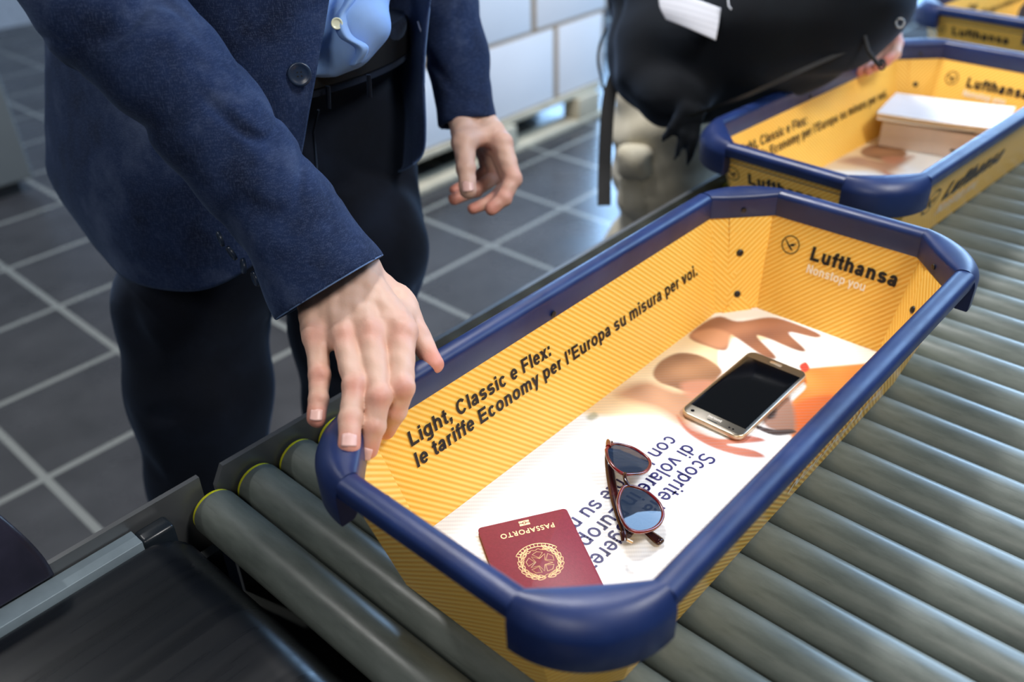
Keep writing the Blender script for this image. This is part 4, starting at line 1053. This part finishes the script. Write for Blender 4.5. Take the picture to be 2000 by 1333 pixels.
jl, GGl, GNl = loft('jacket_front', GL, 8, 8, M_denim, man, .0025, lambda P: .0015 * wob(P, 25, 37))
MB().tube([Vector(GGl[i, 0]) for i in range(GGl.shape[0])] + [Vector(GGl[-1, j]) for j in range(1, 14)], .0009, 6).build('edge_stitching', M_stitch, jl)
MB().tube([pt(816, 42, 1.095), pt(820, 55, 1.095), pt(824, 64, 1.095)], .0011, 6).build('buttonhole', M_tagw, jl)

# trousers
def world(x, y, z): return V3(Vector((x, y, z)) - ML)
S = SDF(world(-.36, .30, FZ + .03), world(.30, .92, .36), .0058)
hipR, hipL = world(-.115, .60, .12), world(.055, .60, .12)
kR, kL = V3(pt(405, 905, 1.30)), world(.055, .60, -.30)
S.cone(world(-.06, .61, .22), world(.06, .61, .22), .112, .112, .04); S.cone(world(-.07, .580, .36), world(.03, .575, .36), .113, .113, .04)
rleg = [world(-.085, .64, .13), V3(pt(376, 600, 1.235)), V3(pt(392, 760, 1.27)), V3(pt(412, 930, 1.34)), world(-.24, .69, -.55), world(-.24, .70, -.70)]
S.chain(rleg, [.098, .098, .094, .086, .078, .075], .03)
lleg = [world(.05, .60, .13), V3(pt(692, 480, 1.22)), V3(pt(688, 640, 1.30)), V3(pt(700, 800, 1.38)), world(.02, .66, -.55), world(.02, .67, -.70)]
S.chain(lleg, [.110, .095, .084, .078, .074, .072], .03)
X, Y, Z = S.full()
w1 = wob((X, Y, Z), 14, 41); w2 = wob((X, Y, Z), 34, 42)
S.F += (.0070 * np.abs(np.cos(Z * 26 + X * 10 + w1 * 2.2)) ** 9 * np.clip(.3 + w2, 0, 1) + .0012 * w2).astype(np.float32)
S.cut(world(0, 0, .352), (0, 0, 1)); S.cut(world(0, 0, -.70), (0, 0, -1))
V, Q = S.mesh(); tr = mesh_obj('trousers', V, Q, M_trou, man)
for nm, p in (('shoe', (-.24, .64)), ('shoe', (.02, .61))):
    S = SDF(world(p[0] - .08, p[1] - .20, FZ - .01), world(p[0] + .08, p[1] + .18, FZ + .13), .006)
    S.cone(world(p[0], p[1] + .08, FZ + .045), world(p[0], p[1] - .10, FZ + .035), .045, .036, .02); S.cone(world(p[0], p[1] + .07, FZ + .05), world(p[0], p[1] + .06, FZ + .10), .042, .042, .02)
    S.cut(world(0, 0, FZ + .001), (0, 0, -1)); V, Q = S.mesh(); mesh_obj('shoe', V, Q, M_leather, man)
# waistband, belt, fly
wc = world(-.03, .575, .318)
def waist(r, rx, z, h_, name, mat, par):
    m = MB(); vs = []; n_ = 64
    for zz in (0, h_):
        for q in (0, .004): vs += [wc + np.array([(rx + q) * math.cos(t), (r + q) * math.sin(t), z + zz - .01 * math.sin(t)]) for t in [2 * math.pi * i / n_ for i in range(n_)]]
    R_ = lambda a, j: a * n_ + j % n_
    for j in range(n_): m.f += [(R_(1, j), R_(1, j + 1), R_(3, j + 1), R_(3, j)), (R_(0, j + 1), R_(0, j), R_(2, j), R_(2, j + 1)), (R_(2, j), R_(3, j), R_(3, j + 1), R_(2, j + 1)), (R_(0, j), R_(0, j + 1), R_(1, j + 1), R_(1, j))]
    m.v = [Vector(v) for v in vs]; return m.build(name, mat, par)
waist(.119, .178, -.012, .034, 'belt', M_leather, man); waist(.116, .174, -.022, .05, 'waistband', M_trou, tr)
for u, v in ((720, 168), (640, 190)):
    MB().tube([pt(u, v - 22, .985), pt(u + 2, v + 22, .995)], .004, 8, flat=.4).build('belt_loop', M_trou, tr)
MB().tube([pt(622, 215, 1.0), pt(612, 260, 1.03), pt(618, 330, 1.06), pt(612, 380, 1.09)], .0016, 6).build('fly_seam', M_trou, tr)

# shirt, bloused over the belt, with placket and button
S = SDF(world(-.26, .36, .24), world(.22, .74, .62), .005)
S.cone(world(-.09, .575, .47), world(-.03, .575, .47), .118, .118, .05); S.cone(world(-.08, .568, .36), world(-.03, .568, .36), .112, .112, .04)
S.cone(world(-.06, .57, .60), world(.02, .57, .60), .135, .135, .05)
S.chain([V3(pt(722, -40, .965)), V3(pt(706, 40, .970)), V3(pt(680, 92, .975)), V3(pt(648, 128, .985))], [.028, .028, .022, .018], .012)
S.chain([V3(pt(650, -30, .985)), V3(pt(632, 60, .985)), V3(pt(635, 130, .99))], [.024, .020, .016], .010)
X, Y, Z = S.full(); w1 = wob((X, Y, Z), 18, 51)
S.F += (.0035 * np.sin(X * 70 + Z * 40 + w1 * 3) + .001 * wob((X, Y, Z), 70, 52)).astype(np.float32); S.cut(world(0, 0, .61), (0, 0, 1)); S.cut(world(0, 0, .326), (0, 0, -1))
V, Q = S.mesh(); shirt = mesh_obj('shirt', V, Q, M_shirt, man)
Pk = [(705, -60, .930), (680, 0, .932), (662, 35, .936), (672, 72, .936), (704, 96, .942), (690, 128, .958)]
Gp = [[pp_(u - 10, v, d + .012), pp_(u + 2, v, d), pp_(u + 16, v - 4, d + .004)] for u, v, d in Pk]
pk, _, _ = loft('placket', Gp, 6, 4, M_shirt, shirt, .0014)
p = pt(658, 46, .936); button(shirt, p, (cl - p), .0062, M_btnw, False)
# torso and neck above the picture
S = SDF(world(-.26, .34, .55), world(.28, .86, 1.02), .009)
S.cone(world(-.14, .60, .66), world(.14, .60, .66), .125, .125, .06); S.cone(world(0, .56, .74), world(0, .54, .84), .065, .058, .03); S.cone(world(0, .50, .93), world(0, .53, .90), .085, .095, .03)
V, Q = S.mesh(); 
bd = skin_mesh('body', S, man, None, [])
jc = SDF(world(-.34, .36, .52), world(.34, .84, .86), .008)
jc.cone(world(-.17, .60, .66), world(.17, .60, .66), .145, .145, .06); jc.chain([world(-.22, .55, .66), V3(pt(60, -420, .82))], [.095, .08], .04); jc.chain([world(.22, .57, .66), V3(pt(800, -500, 1.15))], [.095, .068], .04)
V, Q = jc.mesh(); mesh_obj('jacket_shoulders', V, Q, M_denim, man)
hair = SDF(world(-.12, .40, .84), world(.12, .70, 1.04), .006)
hair.cone(world(0, .52, .955), world(0, .55, .93), .088, .092, .02); hair.cut(world(0, .44, .93), Vector((0, -1, -.5)).normalized()); V, Q = hair.mesh(); mesh_obj('hair', V, Q, plain('dark_hair', lin(36, 28, 24), .6), man)

# ------------------------------------------------------------------ second traveller and the black backpack
p2 = empty('person', (1.02, .74, FZ), 0, 'person in khaki cargo trousers standing behind the middle tray with a black backpack', 'person')
PL = Vector((1.02, .74, FZ))
def w2(x, y, z): return V3(Vector((x, y, z)) - PL)
def q3(*a): return V3(at(*a) - PL)
S = SDF(w2(.60, .45, FZ + .04), w2(1.5, 1.25, .40), .007)
A = [q3(1335, 50, 1.95), q3(1310, 250, 1.99), q3(1300, 340, 2.03), q3(1310, 420, 2.10), w2(1.02, .86, -.60), w2(1.02, .86, -.69)]
S.chain(A, [.135, .125, .112, .100, .088, .085], .03)
B = [w2(1.22, .76, .18), w2(1.25, .74, -.05), w2(1.25, .74, -.30), w2(1.25, .76, -.69)]
S.chain(B, [.13, .12, .10, .085], .03); S.cone(A[0], w2(1.20, .76, .26), .13, .13, .05)
X, Y, Z = S.full(); w1 = wob((X, Y, Z), 14, 61)
S.F += (.006 * np.sin(Z * 62 + w1 * 3.2) * (.5 + .5 * w1)).astype(np.float32); S.cut(w2(0, 0, -.69), (0, 0, -1))
V, Q = S.mesh(); kh = mesh_obj('cargo_trousers', V, Q, M_khaki, p2)
# cargo pocket bag and flap on the outer leg
def q2(*a): return Vector(q3(*a))
S = SDF(np.min([q3(1200, 270, 1.80), q3(1290, 430, 2.1), q3(1200, 430, 1.9), q3(1290, 270, 2.0)], 0) - .03, np.max([q3(1200, 270, 1.80), q3(1290, 430, 2.1), q3(1200, 430, 1.9), q3(1290, 270, 2.0)], 0) + .03, .005)
S.cone(q3(1222, 300, 1.905), q3(1256, 302, 1.900), .020, .020, .02); S.cone(q3(1222, 330, 1.925), q3(1256, 334, 1.92), .020, .020, .02); S.cone(q3(1238, 316, 1.91), q3(1240, 318, 1.91), .026, .026, .02)
V, Q = S.mesh(); mesh_obj('pocket_flap', V, Q, M_khaki, kh)
S = SDF(np.min([q3(1180, 340, 1.85), q3(1300, 460, 2.15)], 0) - .08, np.max([q3(1180, 340, 1.85), q3(1300, 460, 2.15)], 0) + .08, .006)
S.chain([q3(1236, 350, 1.96), q3(1240, 390, 1.99), q3(1262, 425, 2.02)], [.032, .036, .024], .02)
V, Q = S.mesh(); mesh_obj('pocket', V, Q, M_khaki, kh)
for x, y in ((1.02, .80), (1.25, .70)):
    S = SDF(w2(x - .08, y - .20, FZ - .01), w2(x + .08, y + .18, FZ + .13), .008)
    S.cone(w2(x, y + .08, FZ + .045), w2(x, y - .10, FZ + .035), .045, .036, .02); S.cut(w2(0, 0, FZ + .001), (0, 0, -1)); V, Q = S.mesh(); mesh_obj('shoe', V, Q, M_leather, p2)
S = SDF(w2(.80, .50, .25), w2(1.50, 1.18, 1.0), .010)
S.cone(w2(1.12, .93, .40), w2(1.20, .93, .40), .15, .15, .06); S.cone(w2(1.06, .93, .66), w2(1.28, .93, .66), .13, .13, .06)
V, Q = S.mesh(); mesh_obj('dark_shirt', V, Q, M_bag, p2)
# the hand under the right end of the backpack
HK = [[(1700, 60, 1.60), (1712, 104, 1.595), (1700, 128, 1.585), (1680, 140, 1.575)], [(1715, 55, 1.60), (1728, 100, 1.59), (1716, 124, 1.575), (1696, 138, 1.565)], [(1728, 50, 1.60), (1742, 92, 1.585), (1732, 118, 1.565), (1712, 130, 1.555)], [(1740, 45, 1.60), (1752, 84, 1.58), (1748, 106, 1.56), (1730, 118, 1.55)]]
allp = [q3(*b) for a in HK for b in a]; S = SDF(np.min(allp, 0) - .04, np.max(allp, 0) + .04, .0025); reds = []
for a in HK:
    P = [q3(*b) for b in a]; S.chain(P, [.014, .0105, .0095, .0085], .003); reds += [(P[-1], .02, 1.), (P[1], .02, .8)]
S.cone(q3(1690, 30, 1.62), q3(1735, 40, 1.62), .024, .022, .02); skin_mesh('hand', S, p2, None, reds)
for o_ in (): pass

bgk = empty('backpack', tuple(at(1450, 60, 1.5)), 0, 'black backpack with a white paper tag held above the rim of the middle tray', 'backpack')
BL = at(1450, 60, 1.5)
def b3(*a): return V3(at(*a) - BL)
pts = [b3(1150, -330, 1.6), b3(1800, -330, 1.4), b3(1200, 350, 1.6), b3(1790, 150, 1.4), b3(1150, 0, 1.75), b3(1800, 0, 1.6)]
S = SDF(np.min(pts, 0) - .05, np.max(pts, 0) + .06, .006)
for a, r_ in (((1318, 100, 1.56), .112), ((1400, 95, 1.50), .112), ((1480, 62, 1.46), .108), ((1560, 40, 1.43), .100), ((1640, 18, 1.41), .086), ((1690, 0, 1.42), .070), ((1325, -40, 1.60), .130), ((1420, -90, 1.58), .18), ((1590, -110, 1.50), .14)):
    S.cone(b3(*a), b3(*a), r_, r_, .05)
S.chain([b3(1318, 100, 1.56), b3(1480, 62, 1.46), b3(1640, 18, 1.41)], [.11, .105, .084], .03)
S.chain([b3(1255, 150, 1.50), b3(1300, 200, 1.47), b3(1350, 205, 1.44)], [.040, .034, .03], .04)
for a in (((1340, 215, 1.42), (1312, 250, 1.43), (1300, 290, 1.44)), ((1350, 220, 1.42), (1332, 262, 1.43), (1320, 312, 1.44)), ((1362, 222, 1.42), (1352, 270, 1.43), (1344, 325, 1.44)), ((1330, 235, 1.43), (1296, 268, 1.44), (1290, 282, 1.44))): S.chain([b3(*q) for q in a], [.016, .013, .006], .006)
X, Y, Z = S.full(); w1 = wob((X, Y, Z), 11, 71); S.F += (.012 * np.abs(np.cos(X * 14 + Y * 10 - Z * 20 + w1 * 2.5)) ** 7 * np.clip(.4 + w1, 0, 1) + .004 * wob((X, Y, Z), 30, 72)).astype(np.float32)
V, Q = S.mesh(); mesh_obj('bag_body', V, Q, M_bag, bgk)
def strap(pts, wd, name='strap', th=.0025):
    P = catmull(np.array([b3(*q) for q in pts]), 6); m = MB(); vs = []; rt_v = V3(Vector(CR[0]))
    for p in P:
        for a, b in ((-1, 1), (1, 1), (1, -1), (-1, -1)): vs.append(p + rt_v * a * wd / 2 + V3(Vector(CR[2])) * (-b) * th / 2)
    n_ = len(P); f_ = [(i * 4 + j, i * 4 + (j + 1) % 4, i * 4 + 4 + (j + 1) % 4, i * 4 + 4 + j) for i in range(n_ - 1) for j in range(4)] + [(0, 1, 2, 3), (n_ * 4 - 1, n_ * 4 - 2, n_ * 4 - 3, n_ * 4 - 4)]
    m.add(vs, f_); return m.build(name, M_strap, bgk)
strap([(1203, 145, 1.60), (1190, 190, 1.60), (1184, 260, 1.60), (1181, 330, 1.60), (1180, 402, 1.60)], .024)
strap([(1185, 55, 1.60), (1172, 85, 1.61), (1168, 120, 1.61), (1176, 160, 1.61), (1184, 190, 1.61)], .0045)
strap([(1345, 228, 1.40), (1450, 190, 1.37), (1560, 140, 1.355), (1660, 95, 1.36), (1730, 50, 1.37)], .016, 'zip_seam')
m = MB().tube([Vector(b3(*q)) for q in ((1688, 70, 1.345), (1696, 100, 1.345), (1714, 125, 1.345), (1722, 128, 1.345), (1722, 118, 1.345))], .0035, 8); m.build('zip_puller', M_strap, bgk)
MB().tube([Vector(b3(1758 + 8 * math.cos(t), 45 + 9 * math.sin(t), 1.35)) for t in [i * math.pi / 8 for i in range(16)]], .0016, 6, True).build('metal_ring', M_steel, bgk)
MB().tube([Vector(b3(1722 + 7 * math.cos(t), 126 + 10 * math.sin(t), 1.345)) for t in [i * math.pi / 8 for i in range(16)]], .0016, 6, True).build('metal_ring', M_strap, bgk)
MB().tube([Vector(b3(1421, -10, 1.34)), Vector(b3(1423, 12, 1.34)), Vector(b3(1428, 18, 1.34))], .0013, 6).build('cord_tip', M_tagw, bgk)
Gt = [[list(b3(1286, -18, 1.385)), list(b3(1340, -8, 1.37)), list(b3(1408, 16, 1.36))], [list(b3(1288, 14, 1.385)), list(b3(1342, 28, 1.368)), list(b3(1404, 46, 1.36))], [list(b3(1300, 38, 1.385)), list(b3(1345, 56, 1.37)), list(b3(1398, 79, 1.362))]]
k = N('ruled_tag_paper'); uvn = k.n('ShaderNodeUVMap'); sp = k.n('ShaderNodeSeparateXYZ'); k.l(uvn.outputs[0], sp.inputs[0])
ln_ = k.math('GREATER_THAN', k.math('SINE', k.math('MULTIPLY', sp.outputs[1], 38)), .93); k.col(k.mix(k.math('MULTIPLY', ln_, .35), lin(205, 208, 218), lin(110, 115, 130))); k.rough(.7)
loft('paper_tag', Gt, 6, 8, k.m, bgk, .0008)

# dark bundle in the farthest tray
S = SDF((-.14, -.10, -.01), (.14, .10, .17), .006); S.cone((-.06, -.02, .055), (.05, .02, .06), .05, .055, .03); S.cone((0, 0, .10), (.04, .01, .115), .04, .035, .03)
X, Y, Z = S.full(); S.F += (.004 * wob((X, Y, Z), 50, 81)).astype(np.float32); S.cut((0, 0, .001), (0, 0, -1)); V, Q = S.mesh()
o = mesh_obj('folded_coat', V, Q, denim('dark_brown_cloth', lin(26, 18, 16), lin(40, 28, 24), lin(60, 42, 34)), None); o.location = (1.735, .16, .0055)
tag(o, 'dark brown folded coat lying in the farthest tray', 'coat')
